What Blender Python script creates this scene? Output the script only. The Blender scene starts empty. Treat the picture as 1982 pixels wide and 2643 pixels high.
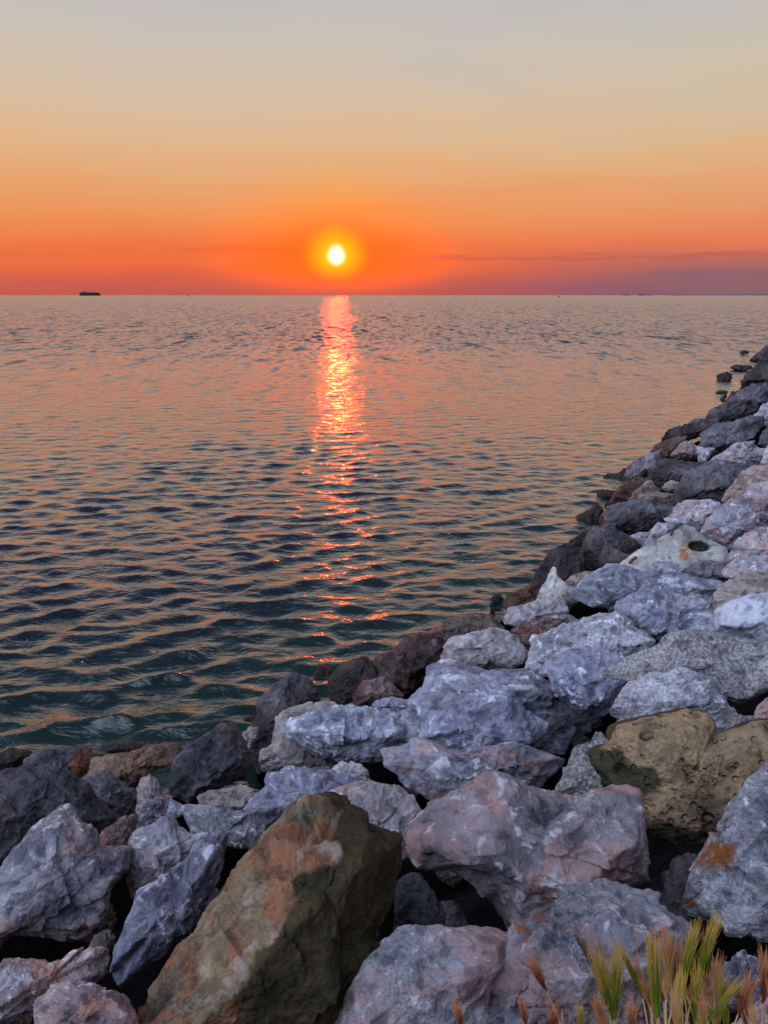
import bpy, bmesh, math, random
import numpy as np
from mathutils import Vector

sc = bpy.context.scene
COL = sc.collection
R = math.radians

# ------------------------------------------------------------------ camera
F, CX, CY = 2035.0, 991.0, 1321.5            # focal length and centre in photograph pixels (1982 x 2643)
H = 4.4                                      # eye height above the water
PITCH = math.atan((CY - 762) / F)
cam_d = bpy.data.cameras.new('camera'); cam = bpy.data.objects.new('camera', cam_d); COL.objects.link(cam)
cam.location = (0, 0, H); cam.rotation_euler = (math.pi / 2 - PITCH, 0, 0)
cam_d.sensor_fit = 'VERTICAL'; cam_d.sensor_height = 24.0; cam_d.lens = F / 2643 * 24.0
cam_d.clip_start = 0.05; cam_d.clip_end = 200000
sc.camera = cam
sc.render.engine = 'CYCLES'
sc.cycles.use_denoising = True
sc.cycles.max_bounces = 5; sc.cycles.diffuse_bounces = 1; sc.cycles.glossy_bounces = 3
sc.cycles.sample_clamp_indirect = 4
sc.view_settings.view_transform = 'Standard'; sc.view_settings.look = 'None'
sc.view_settings.exposure = 0; sc.view_settings.gamma = 1

def ray(x, y):
    a = (x - CX) / F; b = (CY - y) / F
    return np.array([a, math.cos(PITCH) + b * math.sin(PITCH), -math.sin(PITCH) + b * math.cos(PITCH)])

def lin(c):
    return tuple(((v / 255) / 12.92 if v / 255 <= .04045 else ((v / 255 + .055) / 1.055) ** 2.4) for v in c[:3]) + (1,)

# ------------------------------------------------------------------ node helper
class NT:
    def __init__(s, tree): s.t = tree; s.n = tree.nodes; s.l = tree.links
    def new(s, typ, **k):
        n = s.n.new(typ)
        for a, v in k.items(): setattr(n, a, v)
        return n
    def put(s, sock, v):
        if isinstance(v, bpy.types.NodeSocket): s.l.new(v, sock)
        elif v is not None:
            if isinstance(v, (tuple, list)) and len(v) == 3 and sock.type == 'RGBA': v = tuple(v) + (1,)
            sock.default_value = v
    def m(s, op, a, b=None, c=None, clamp=False):
        n = s.new('ShaderNodeMath', operation=op, use_clamp=clamp)
        s.put(n.inputs[0], a)
        if b is not None: s.put(n.inputs[1], b)
        if c is not None: s.put(n.inputs[2], c)
        return n.outputs[0]
    def sstep(s, v, a, b, lo=0., hi=1.):
        n = s.new('ShaderNodeMapRange', interpolation_type='SMOOTHSTEP')
        for i, x in enumerate((v, a, b, lo, hi)): s.put(n.inputs[i], x)
        return n.outputs[0]
    def mix(s, f, a, b, mode='MIX', clamp=False):
        n = s.new('ShaderNodeMix', data_type='RGBA', blend_type=mode, clamp_result=clamp)
        s.put(n.inputs[0], f); s.put(n.inputs[6], a); s.put(n.inputs[7], b)
        return n.outputs[2]
    def ramp(s, f, stops, interp='LINEAR'):
        n = s.new('ShaderNodeValToRGB'); n.color_ramp.interpolation = interp
        e = n.color_ramp.elements
        while len(e) < len(stops): e.new(.5)
        for q, (p, c) in zip(e, stops):
            q.position = p; q.color = c if len(c) == 4 else tuple(c) + (1,)
        s.put(n.inputs[0], f); return n.outputs[0]
    def noise(s, vec, scale, detail=4, rough=.55, dist=0., out='Fac', typ='FBM'):
        n = s.new('ShaderNodeTexNoise', noise_dimensions='3D'); n.noise_type = typ
        s.put(n.inputs['Vector'], vec); s.put(n.inputs['Scale'], scale)
        n.inputs['Detail'].default_value = detail; n.inputs['Roughness'].default_value = rough
        n.inputs['Distortion'].default_value = dist
        return n.outputs[out]
    def vor(s, vec, scale, feature='F1', out='Distance', rnd=1.):
        n = s.new('ShaderNodeTexVoronoi', feature=feature)
        s.put(n.inputs['Vector'], vec); s.put(n.inputs['Scale'], scale); n.inputs['Randomness'].default_value = rnd
        return n.outputs[out]
    def vm(s, op, a, b=None, scale=None):
        n = s.new('ShaderNodeVectorMath', operation=op)
        s.put(n.inputs[0], a)
        if b is not None: s.put(n.inputs[1], b)
        if scale is not None: s.put(n.inputs['Scale'], scale)
        return n.outputs['Value'] if op in ('DOT_PRODUCT', 'LENGTH') else n.outputs[0]

# ------------------------------------------------------------------ sky (world) and sun
_s = ray(868, 662); SUN = _s / np.linalg.norm(_s)
SUN_EL = math.asin(SUN[2]); SUN_AZ = math.atan2(SUN[0], SUN[1])
w = bpy.data.worlds.new('World'); sc.world = w; w.use_nodes = True
T = NT(w.node_tree); T.n.clear()
tc = T.new('ShaderNodeTexCoord'); D = T.vm('NORMALIZE', tc.outputs['Generated'])
sp = T.new('ShaderNodeSeparateXYZ'); T.put(sp.inputs[0], D)
dx, dy, dz = sp.outputs
el = T.m('MULTIPLY', T.m('ARCSINE', dz), 180 / math.pi)                       # elevation, degrees
az = T.m('SUBTRACT', T.m('MULTIPLY', T.m('ARCTAN2', dx, dy), 180 / math.pi), math.degrees(SUN_AZ))
sd = T.m('SUBTRACT', el, math.degrees(SUN_EL))
# thin streaky cloud veil, stretched along the horizon
cv = T.new('ShaderNodeCombineXYZ'); T.put(cv.inputs[0], T.m('MULTIPLY', az, .035)); T.put(cv.inputs[1], T.m('MULTIPLY', el, .30)); cv.inputs[2].default_value = 3.7
veil = T.noise(cv.outputs[0], 1.6, 5, .55, .4)
elw = T.m('ADD', el, T.m('MULTIPLY', T.m('SUBTRACT', veil, .5), 2.2))
# elevation ramp of the evening sky on the sun's side (0..40 degrees)
f = T.m('DIVIDE', T.m('ADD', elw, 0.0), 40.0, clamp=True)
front = T.ramp(f, [(0.0, lin((188, 90, 80))), (.018, lin((208, 94, 78))), (.05, lin((238, 108, 64))), (.09, lin((241, 128, 74))),
                   (.125, lin((239, 147, 88))), (.185, lin((231, 168, 114))), (.25, lin((224, 185, 146))), (.31, lin((214, 191, 166))),
                   (.38, lin((204, 193, 181))), (.45, lin((193, 190, 190))), (.60, lin((150, 156, 172))), (1.0, lin((78, 88, 122)))])
side = T.ramp(f, [(0.0, lin((110, 92, 118))), (.03, lin((140, 98, 108))), (.055, lin((186, 106, 98))), (.085, lin((232, 122, 84))),
                  (.13, lin((234, 150, 98))), (.20, lin((225, 176, 128))), (.28, lin((214, 190, 156))), (.36, lin((202, 192, 177))), (.45, lin((187, 188, 191))),
                  (.60, lin((146, 154, 172))), (1.0, lin((76, 86, 120)))])
# to the right of the sun the low band turns mauve
rightf = T.sstep(az, 4., 26.)
sky = T.mix(rightf, front, side)
# left side: a little duller towards the frame's edge
sky = T.mix(T.m('MULTIPLY', T.sstep(T.m('ABSOLUTE', az), 8., 40.), T.sstep(el, 9., 0., 0., .28)), sky, lin((204, 116, 84)))
# back half of the sky: blue to violet dusk
back = T.ramp(T.m('DIVIDE', el, 90., clamp=True), [(0, lin((26, 26, 40))), (.12, lin((60, 58, 88))), (.26, lin((170, 178, 222))), (.52, lin((206, 218, 255))), (.72, lin((112, 124, 166))), (1, lin((84, 94, 134)))])
# back sky dimmed, then a bright patch added behind left to light the rocks
back = T.mix(1., back, (.42, .42, .42, 1), 'MULTIPLY')
lobe = T.m('POWER', T.sstep(T.vm('DOT_PRODUCT', D, (-.66, -.38, .65)), .48, 1.0), 1.1)
back = T.mix(1., back, T.mix(1., lobe, (2.05, 2.4, 3.4, 1), 'MULTIPLY'), 'ADD')
bf = T.sstep(T.m('ABSOLUTE', az), 45., 110.)
bf = T.m('MAXIMUM', bf, T.sstep(el, 60., 85.))
sky = T.mix(bf, sky, back)
# orange glow round the sun (flattened), then the yellow aureole and the white disc
def ell(sx, su, sdn):
    up = T.m('MULTIPLY', T.m('MAXIMUM', sd, 0.), 1 / su); dn = T.m('MULTIPLY', T.m('MINIMUM', sd, 0.), 1 / sdn)
    v = T.m('ADD', up, dn); h = T.m('MULTIPLY', az, 1 / sx)
    return T.m('SQRT', T.m('ADD', T.m('MULTIPLY', v, v), T.m('MULTIPLY', h, h)))
g1 = T.m('POWER', T.sstep(ell(14., 8.5, 4.2), 1., 0.), 1.9)
sky = T.mix(T.m('MULTIPLY', g1, .95), sky, (1.25, .245, .014, 1))
g0 = T.sstep(ell(10., 2.6, 3.0), 1., .1)
sky = T.mix(T.m('MULTIPLY', g0, .6), sky, (2.2, .10, .008, 1))
gy = T.m('POWER', T.sstep(ell(7., 8.5, 2.), 1., .1), 1.5)
sky = T.mix(T.m('MULTIPLY', gy, T.sstep(el, 4.5, 7.5, 0., .45)), sky, lin((232, 190, 70)))
g2 = T.m('POWER', T.sstep(ell(2.7, 2.5, 1.9), 1., .0), 1.1)
sky = T.mix(g2, sky, lin((255, 214, 20)))
g3 = T.sstep(ell(.80, 1.0, .75), 1., .2)
sky = T.mix(g3, sky, (1.9, 1.6, 1.1, 1))
# two thin darker cloud streaks crossing the glow
wob = T.m('MULTIPLY', T.m('SUBTRACT', T.noise(cv.outputs[0], 6., 4), .5), 1.0)
def streak(e0, a0, a1, h, amt, c):
    global sky
    d = T.m('ABSOLUTE', T.m('SUBTRACT', T.m('ADD', el, wob), e0))
    k = T.m('MULTIPLY', T.sstep(d, h, 0.), T.m('MULTIPLY', T.sstep(az, a0, a0 + 4.), T.sstep(az, a1, a1 - 4.)))
    sky = T.mix(T.m('MULTIPLY', k, amt), sky, c)
streak(3.0, -13, -1.2, .35, .30, lin((226, 78, 44)))
streak(2.45, 3, 34, .22, .34, lin((176, 84, 84)))
streak(3.3, 8.5, 13.0, .13, .4, lin((150, 88, 96)))
cw = T.new('ShaderNodeCombineXYZ'); T.put(cw.inputs[0], T.m('MULTIPLY', az, .02)); T.put(cw.inputs[1], T.m('MULTIPLY', el, .07)); cw.inputs[2].default_value = 9.1
hz = T.noise(cw.outputs[0], 2.4, 7, .62, .8)
sky = T.mix(T.m('MULTIPLY', T.sstep(el, 3., 14.), T.sstep(hz, .45, .68, 0., .16)), sky, lin((176, 178, 188)))
bgn = T.new('ShaderNodeBackground'); T.put(bgn.inputs[0], sky); bgn.inputs[1].default_value = 1.0
wo = T.new('ShaderNodeOutputWorld'); T.l.new(bgn.outputs[0], wo.inputs[0])
w.cycles.sampling_method = 'MANUAL'; w.cycles.sample_map_resolution = 2048

sl = bpy.data.lights.new('sun', 'SUN'); so = bpy.data.objects.new('sun', sl); COL.objects.link(so)
sl.energy = .24; sl.angle = R(0.8); sl.color = (1.0, .016, .002)
so.rotation_euler = Vector((-SUN[0], -SUN[1], -SUN[2])).to_track_quat('-Z', 'Y').to_euler()

# ------------------------------------------------------------------ numpy noise
_rs = np.random.RandomState(7)
_perm = _rs.permutation(256); _perm = np.concatenate([_perm, _perm, _perm])
_grad = _rs.normal(size=(256, 3)); _grad /= np.linalg.norm(_grad, axis=1)[:, None]
def perlin(P):
    i = np.floor(P).astype(np.int64); fr = P - i; i &= 255
    u = fr * fr * fr * (fr * (fr * 6 - 15) + 10)
    out = np.zeros(len(P))
    for cx in (0, 1):
        for cy in (0, 1):
            for cz in (0, 1):
                g = _grad[_perm[_perm[_perm[i[:, 0] + cx] + i[:, 1] + cy] + i[:, 2] + cz] & 255]
                d = g[:, 0] * (fr[:, 0] - cx) + g[:, 1] * (fr[:, 1] - cy) + g[:, 2] * (fr[:, 2] - cz)
                wt = (u[:, 0] if cx else 1 - u[:, 0]) * (u[:, 1] if cy else 1 - u[:, 1]) * (u[:, 2] if cz else 1 - u[:, 2])
                out += d * wt
    return out * 1.6
def fbm(P, octv=4, gain=.5, lac=2.03, ridged=False):
    o = np.zeros(len(P)); a = 1.
    for k in range(octv):
        n = perlin(P * lac ** k + k * 17.3)
        o += a * ((.5 - np.abs(n)) * 1.4 if ridged else n); a *= gain
    return o

def tag(o, label=None, cat=None, group=None, kind=None):
    for k, v in (('label', label), ('category', cat), ('group', group), ('kind', kind)):
        if v: o[k] = v
    return o
def mesh_np(name, V, faces_flat, nper, mat, parent=None, smooth=True, loc=None):
    me = bpy.data.meshes.new(name); V = np.asarray(V, np.float32)
    me.vertices.add(len(V)); me.vertices.foreach_set('co', V.ravel())
    ff = np.asarray(faces_flat, np.int32).ravel(); nf = len(ff) // nper
    me.loops.add(len(ff)); me.loops.foreach_set('vertex_index', ff)
    me.polygons.add(nf); me.polygons.foreach_set('loop_start', np.arange(0, len(ff), nper, dtype=np.int32))
    me.polygons.foreach_set('use_smooth', np.full(nf, smooth))
    me.update(calc_edges=True); me.validate()
    if mat: me.materials.append(mat)
    o = bpy.data.objects.new(name, me); COL.objects.link(o)
    if loc is not None: o.location = loc
    if parent: o.parent = parent
    return o

# ------------------------------------------------------------------ lie of the land
SHORE = np.array([(-60, -14), (-20, 2.0), (-8, 5.6), (-3.9, 6.9), (-1.5, 7.5), (0, 8.9), (2.0, 11.5), (3.8, 14.5), (8.3, 23.6), (16.5, 38), (36, 73), (90, 165)], float)
SLOPE, CREST = .47, 2.8
def inland(X, Y):
    """signed distance to the waterline, positive on the land side"""
    best = np.full(np.shape(X), 1e9); sg = np.ones(np.shape(X))
    for (x0, y0), (x1, y1) in zip(SHORE[:-1], SHORE[1:]):
        ex, ey = x1 - x0, y1 - y0; L = ex * ex + ey * ey
        t = np.clip(((X - x0) * ex + (Y - y0) * ey) / L, 0, 1)
        d = np.hypot(X - x0 - t * ex, Y - y0 - t * ey)
        s = np.sign((X - x0) * ey - (Y - y0) * ex)
        m = d < best - 1e-9
        best = np.where(m, d, best); sg = np.where(m, s, sg)
    return best * sg
def surf(X, Y):
    d = inland(X, Y)
    return np.clip(d * SLOPE, -6, CREST)
def hit(px, py, z=None):
    r = ray(px, py)
    if z is not None: return (z - H) / r[2]
    t = np.concatenate([np.arange(.8, 30, .02), np.arange(30, 160, .1)])
    P = r[None] * t[:, None]
    k = np.argmax(H + P[:, 2] < surf(P[:, 0], P[:, 1]))
    return float(t[k])
# ------------------------------------------------------------------ materials
def mat(name):
    m = bpy.data.materials.new(name); m.use_nodes = True; t = NT(m.node_tree); t.n.clear()
    b = t.new('ShaderNodeBsdfPrincipled'); o = t.new('ShaderNodeOutputMaterial'); t.l.new(b.outputs[0], o.inputs[0])
    return m, t, b
def rock_mat(name, dark, mid, pale, vein=.5, vein_col=(.72, .69, .70), warm=None, warm_amt=.0, rough=.85, bump=1., speck=0., pits=0., strata=0., spec=.3, stain=None, zone=None, contrast=1.):
    m, t, b = mat(name)
    tc = t.new('ShaderNodeTexCoord'); oi = t.new('ShaderNodeObjectInfo')
    off = t.new('ShaderNodeCombineXYZ'); rr = t.m('MULTIPLY', oi.outputs['Random'], 37.)
    for i in range(3): t.put(off.inputs[i], rr)
    P = t.vm('ADD', tc.outputs['Object'], off.outputs[0])
    big = t.noise(P, 1.7, 5, .6, .6)
    c = t.ramp(big, [(.36, dark), (.5, mid), (.64, pale)])
    fine = t.noise(P, 13., 7, .68, .3)
    c = t.mix(.8, c, t.ramp(fine, [(.30, (.60, .60, .63)), (.5, (1.02, 1.02, 1.02)), (.70, (1.36, 1.35, 1.34))]), 'MULTIPLY')
    if warm is not None:
        wm = t.noise(P, 2.6, 6, .62, 1.2)
        c = t.mix(t.m('MULTIPLY', t.sstep(wm, .49, .57), warm_amt), c, warm)
    if stain is not None:
        wm = t.noise(P, 5.5, 9, .74, .8)
        c = t.mix(t.sstep(wm, .485, .53, 0, .9), c, stain)
    # chalky filigree: thin ridges of a warped noise, gated by broad patches
    v1 = t.m('ABSOLUTE', t.m('SUBTRACT', t.noise(P, 4.5, 8, .72, .25), .5))
    v2 = t.m('ABSOLUTE', t.m('SUBTRACT', t.noise(P, 13., 7, .72, .2), .5))
    gate = t.sstep(t.noise(P, 2.1, 4, .6), .38, .60)
    vv = t.m('MAXIMUM', t.sstep(v1, .024, .0), t.m('MULTIPLY', t.sstep(v2, .030, .0), .8))
    vv = t.m('MULTIPLY', t.m('MULTIPLY', vv, gate), vein)
    c = t.mix(vv, c, vein_col)
    # pale, chalky edges and darker hollows of the broken surface
    wr = t.new('ShaderNodeAttribute', attribute_name='relief').outputs['Fac']
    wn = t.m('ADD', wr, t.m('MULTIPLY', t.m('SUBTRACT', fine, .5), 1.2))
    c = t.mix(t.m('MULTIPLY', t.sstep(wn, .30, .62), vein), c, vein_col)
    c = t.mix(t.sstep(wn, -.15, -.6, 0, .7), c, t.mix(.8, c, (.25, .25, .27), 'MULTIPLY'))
    # dark hairline cracks
    ck = t.vor(t.vm('ADD', P, t.vm('SCALE', t.noise(P, 3., 4, .6, 0, 'Color'), scale=.35)), 2.3, 'DISTANCE_TO_EDGE')
    crack = t.m('MULTIPLY', t.sstep(ck, .010, .0, 0, .35), t.sstep(t.noise(P, 1.3, 2), .52, .62))
    c = t.mix(crack, c, (.03, .028, .03))
    h = t.m('ADD', t.m('MULTIPLY', fine, .5), t.m('MULTIPLY', t.noise(P, 34., 8, .72), .30))
    h = t.m('ADD', h, t.m('MULTIPLY', vv, .10)); h = t.m('SUBTRACT', h, t.m('MULTIPLY', crack, .35))
    # chipped facets, small scale
    wp = t.vm('ADD', P, t.vm('SCALE', t.noise(P, 6., 3, .5, 0, 'Color'), scale=.12))
    h = t.m('ADD', h, t.m('MULTIPLY', t.vor(wp, 9.), .45))
    h = t.m('ADD', h, t.m('MULTIPLY', t.vor(wp, 23.), .2))
    if speck:
        s1 = t.noise(P, 55., 4, .75); c = t.mix(speck, c, t.ramp(s1, [(.38, (.35, .35, .34)), (.5, (1., 1., 1.)), (.62, (1.7, 1.7, 1.6))]), 'MULTIPLY')
        h = t.m('ADD', h, t.m('MULTIPLY', s1, .5))
    if pits:
        pv = t.vor(P, 9.5, rnd=1.); g2 = t.noise(P, 3.2, 3); hole = t.m('MULTIPLY', t.sstep(pv, .30, .16), t.sstep(g2, .47, .56))
        pv2 = t.vor(P, 22.); hole = t.m('MAXIMUM', hole, t.m('MULTIPLY', t.sstep(pv2, .32, .18), t.sstep(g2, .42, .54)))
        h = t.m('SUBTRACT', h, t.m('MULTIPLY', hole, 2.2 * pits))
    if strata:
        ma = t.new('ShaderNodeMapping'); t.put(ma.inputs[0], P); ma.inputs['Rotation'].default_value = (.5, .35, .3); ma.inputs['Scale'].default_value = (.5, .6, 6.)
        st = t.noise(ma.outputs[0], 2.2, 5, .6, .3); h = t.m('ADD', h, t.m('MULTIPLY', st, strata))
        c = t.mix(t.sstep(st, .42, .36, 0, .5 * min(1, strata)), c, (.05, .04, .035))
    bp = t.new('ShaderNodeBump'); bp.inputs['Strength'].default_value = min(1., 1.0 * bump); bp.inputs['Distance'].default_value = .062 * bump
    t.put(bp.inputs['Height'], h); t.l.new(bp.outputs[0], b.inputs['Normal'])
    hv = t.new('ShaderNodeHueSaturation'); t.put(hv.inputs['Color'], c)
    t.put(hv.inputs['Value'], t.m('ADD', t.m('MULTIPLY', t.m('FRACT', t.m('MULTIPLY', oi.outputs['Random'], 7.31)), .44), .92))
    t.put(hv.inputs['Hue'], t.m('ADD', t.m('MULTIPLY', t.m('FRACT', t.m('MULTIPLY', oi.outputs['Random'], 3.77)), .020), .490)); t.put(hv.inputs['Saturation'], t.m('ADD', t.m('MULTIPLY', t.m('FRACT', t.m('MULTIPLY', oi.outputs['Random'], 11.3)), .5), .8))
    # per-vertex attribute 'mark'
    at = t.new('ShaderNodeAttribute', attribute_name='mark')
    c2 = t.mix(t.m('MULTIPLY', at.outputs['Fac'], t.sstep(t.noise(P, 16., 5, .7), .40, .55)), hv.outputs[0], (.34, .115, .025))
    if zone is not None:  # unmarked part takes the zone's dark colours, standing in for a shaded side
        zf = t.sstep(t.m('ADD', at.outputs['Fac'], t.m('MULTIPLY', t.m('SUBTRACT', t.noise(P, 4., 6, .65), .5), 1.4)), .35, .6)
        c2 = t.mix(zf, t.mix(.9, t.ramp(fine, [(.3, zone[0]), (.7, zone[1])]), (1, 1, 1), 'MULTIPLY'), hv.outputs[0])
    # tide line: wet and weedy close to the water
    g = t.new('ShaderNodeNewGeometry'); sz = t.new('ShaderNodeSeparateXYZ'); t.put(sz.inputs[0], g.outputs['Position'])
    wet = t.sstep(t.m('ADD', sz.outputs[2], t.m('MULTIPLY', t.m('SUBTRACT', t.noise(g.outputs['Position'], 1.3, 4), .5), 1.5)), .95, .5)
    c2 = t.mix(t.m('MULTIPLY', wet, .85), c2, t.mix(.9, c2, (.22, .13, .085), 'MULTIPLY'))
    t.put(b.inputs['Base Color'], c2)
    t.put(b.inputs['Roughness'], t.m('SUBTRACT', rough, t.m('MULTIPLY', wet, max(0., rough - .38)))); b.inputs['Specular IOR Level'].default_value = spec
    return m
M = {}
M['grey'] = rock_mat('grey_limestone', (.13, .13, .155), (.29, .285, .315), (.50, .48, .50), .9, warm=(.50, .31, .26), warm_amt=.6)
M['blue'] = rock_mat('blue_limestone', (.11, .12, .165), (.23, .24, .31), (.40, .405, .47), .9, vein_col=(.70, .72, .78), warm=(.34, .28, .29), warm_amt=.25)
M['pale'] = rock_mat('pale_limestone', (.22, .215, .225), (.36, .345, .345), (.50, .47, .46), .5, warm=(.50, .39, .35), warm_amt=.35, bump=.8)
M['pink'] = rock_mat('sunglow_pink_limestone', (.17, .155, .165), (.36, .29, .28), (.58, .43, .40), .9, warm=(.58, .33, .27), warm_amt=.9)  # pink tint: rock colour plus the low sun's glow put into it
M['white'] = rock_mat('white_smooth_limestone', (.36, .37, .42), (.45, .46, .51), (.54, .54, .59), .35, bump=.45, vein_col=(.7, .7, .74))
M['chalk'] = rock_mat('chalk_crusted_rock', (.20, .20, .22), (.38, .38, .41), (.58, .57, .60), 1.0, vein_col=(.82, .81, .84), speck=.55)
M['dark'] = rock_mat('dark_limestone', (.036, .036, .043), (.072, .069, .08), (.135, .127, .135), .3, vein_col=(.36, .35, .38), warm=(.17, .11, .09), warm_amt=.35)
M['wet'] = rock_mat('wet_weedy_rock', (.018, .014, .012), (.04, .028, .022), (.085, .055, .04), 0., rough=.42, spec=.5, bump=1.2)
M['tan'] = rock_mat('wet_tan_rock', (.10, .06, .04), (.20, .12, .075), (.30, .19, .12), .1, rough=.5, spec=.5)
M['brown'] = rock_mat('rusty_brown_rock', (.07, .042, .015), (.18, .112, .038), (.42, .29, .13), .45, vein_col=(.48, .42, .32), stain=(.31, .095, .010), warm=(.30, .20, .08), warm_amt=.6, bump=1., zone=((.04, .031, .012), (.11, .082, .032)))  # zone: olive-brown right side, its shade put into the colour too
M['redbrown'] = rock_mat('red_brown_rock', (.07, .045, .038), (.13, .075, .055), (.22, .14, .11), .25, warm=(.19, .075, .045), warm_amt=.7)
M['green'] = rock_mat('pitted_greenish_sandstone', (.12, .08, .04), (.21, .142, .072), (.33, .215, .11), .0, speck=.2, pits=1., bump=.8, warm=(.38, .25, .14), warm_amt=.5, zone=((.04, .038, .018), (.09, .08, .038)))  # zone: shade of the left face put into the colour
M['moss'] = rock_mat('mossy_rock', (.04, .042, .02), (.08, .08, .035), (.13, .12, .06), .1)
M['speck'] = rock_mat('speckled_granite', (.155, .15, .145), (.205, .195, .185), (.26, .25, .235), .0, speck=.9, bump=.6)
M['concrete'] = rock_mat('weathered_concrete', (.21, .20, .175), (.28, .27, .235), (.36, .34, .30), .3, bump=.5)
M['strata'] = rock_mat('layered_sandstone', (.20, .13, .09), (.33, .22, .16), (.42, .30, .23), .2, strata=1.2)
M['layer'] = rock_mat('layered_grey_rock', (.20, .18, .16), (.32, .28, .25), (.40, .35, .31), .3, strata=1.0)

# rubble core under the boulders, coloured near-black for the shade of the gaps
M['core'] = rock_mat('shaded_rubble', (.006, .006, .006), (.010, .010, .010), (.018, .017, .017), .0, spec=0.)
M['soil'] = rock_mat('sandy_soil', (.12, .085, .06), (.20, .14, .10), (.28, .20, .15), .0, speck=.5)
m, t, b = mat('rusty_iron'); b.inputs['Base Color'].default_value = (.12, .045, .02, 1); b.inputs['Roughness'].default_value = .8
tc = t.new('ShaderNodeTexCoord'); t.put(b.inputs['Base Color'], t.ramp(t.noise(tc.outputs['Object'], 40.), [(.35, (.03, .015, .01)), (.65, (.25, .08, .025))])); M['iron'] = m

# sea water
def water_mat():
    m, t, b = mat('sea_water')
    b.inputs['Base Color'].default_value = (.004, .016, .019, 1); b.inputs['IOR'].default_value = 1.333
    b.inputs['Roughness'].default_value = .06; b.inputs['Coat Weight'].default_value = 1.; b.inputs['Coat IOR'].default_value = 1.42; b.inputs['Coat Roughness'].default_value = .05
    g = t.new('ShaderNodeNewGeometry'); P = g.outputs['Position']
    sp = t.new('ShaderNodeSeparateXYZ'); t.put(sp.inputs[0], P)
    fl = t.new('ShaderNodeCombineXYZ'); t.put(fl.inputs[0], sp.outputs[0]); t.put(fl.inputs[1], sp.outputs[1])
    dist = t.vm('LENGTH', fl.outputs[0])
    # close ripples as bump
    ma = t.new('ShaderNodeMapping'); t.put(ma.inputs[0], fl.outputs[0]); ma.inputs['Rotation'].default_value = (0, 0, R(-10)); ma.inputs['Scale'].default_value = (.6, 1, 1)
    n1 = t.noise(ma.outputs[0], 3.2, 4, .55, .5); n2 = t.noise(ma.outputs[0], 9., 3, .5, .3)
    rp = t.m('ADD', t.m('MULTIPLY', n1, 1.4), t.m('MULTIPLY', n2, .35))
    bp = t.new('ShaderNodeBump'); bp.inputs['Distance'].default_value = .05; bp.inputs['Strength'].default_value = .75; t.put(bp.inputs['Height'], rp)
    # waves too small for the mesh far out: random surface slopes, growing with distance from the shore
    def slopes(scale, sx, sy=1.):
        m2 = t.new('ShaderNodeMapping'); t.put(m2.inputs[0], fl.outputs[0]); m2.inputs['Rotation'].default_value = (0, 0, R(-8)); m2.inputs['Scale'].default_value = (sx, sy, 1)
        return t.vm('SUBTRACT', t.noise(m2.outputs[0], scale, 4, .6, .3, 'Color'), (.5, .5, .5))
    s = t.vm('ADD', t.vm('SCALE', slopes(1., 1.5, .55), scale=1.6), t.vm('ADD', t.vm('SCALE', slopes(1., .42, .10), scale=1.3), t.vm('SCALE', slopes(.04, 1., .3), scale=.3)))
    ss = t.new('ShaderNodeSeparateXYZ'); t.put(ss.inputs[0], s)
    # what one sees of such waves from the shore is mostly their shore side
    sc_ = t.new('ShaderNodeCombineXYZ'); t.put(sc_.inputs[0], t.m('MULTIPLY', ss.outputs[0], .6)); t.put(sc_.inputs[1], t.m('MULTIPLY_ADD', t.m('ABSOLUTE', ss.outputs[1]), -1.0, -.035))
    s = sc_.outputs[0]
    amt = t.sstep(dist, 14., 100., .0, 1.)
    N = t.vm('NORMALIZE', t.vm('ADD', bp.outputs[0], t.vm('SCALE', s, scale=amt)))
    t.l.new(N, b.inputs['Normal']); t.l.new(N, b.inputs['Coat Normal'])
    # greener over the shallows by the rocks
    sh = t.new('ShaderNodeAttribute', attribute_name='shallow')
    t.put(b.inputs['Base Color'], t.mix(sh.outputs['Fac'], (.002, .007, .011), (.005, .020, .013)))
    return m
M['water'] = water_mat()
def simple(name, col, rough=.8, noise=None):
    m, t, b = mat(name); b.inputs['Roughness'].default_value = rough
    if noise:
        tc = t.new('ShaderNodeTexCoord'); t.put(b.inputs['Base Color'], t.ramp(t.noise(tc.outputs['Object'], noise), [(.3, tuple(v * .75 for v in col)), (.7, tuple(min(1, v * 1.2) for v in col))]))
    else: b.inputs['Base Color'].default_value = tuple(col) + (1,)
    return m
M['hull'] = simple('dark_hull_paint', (.012, .009, .018), .8, .02)
M['box1'] = simple('container_dull_blue', (.016, .014, .03), .7, .05)
M['box2'] = simple('container_dull_red', (.03, .014, .02), .7, .05)
M['super'] = simple('ship_white_paint', (.06, .05, .06), .6, .1)
M['land'] = simple('hazy_land', (.10, .09, .14), .9, .002)
M['sail'] = simple('sail_cloth', (.5, .45, .45), .8, 1.)
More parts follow.
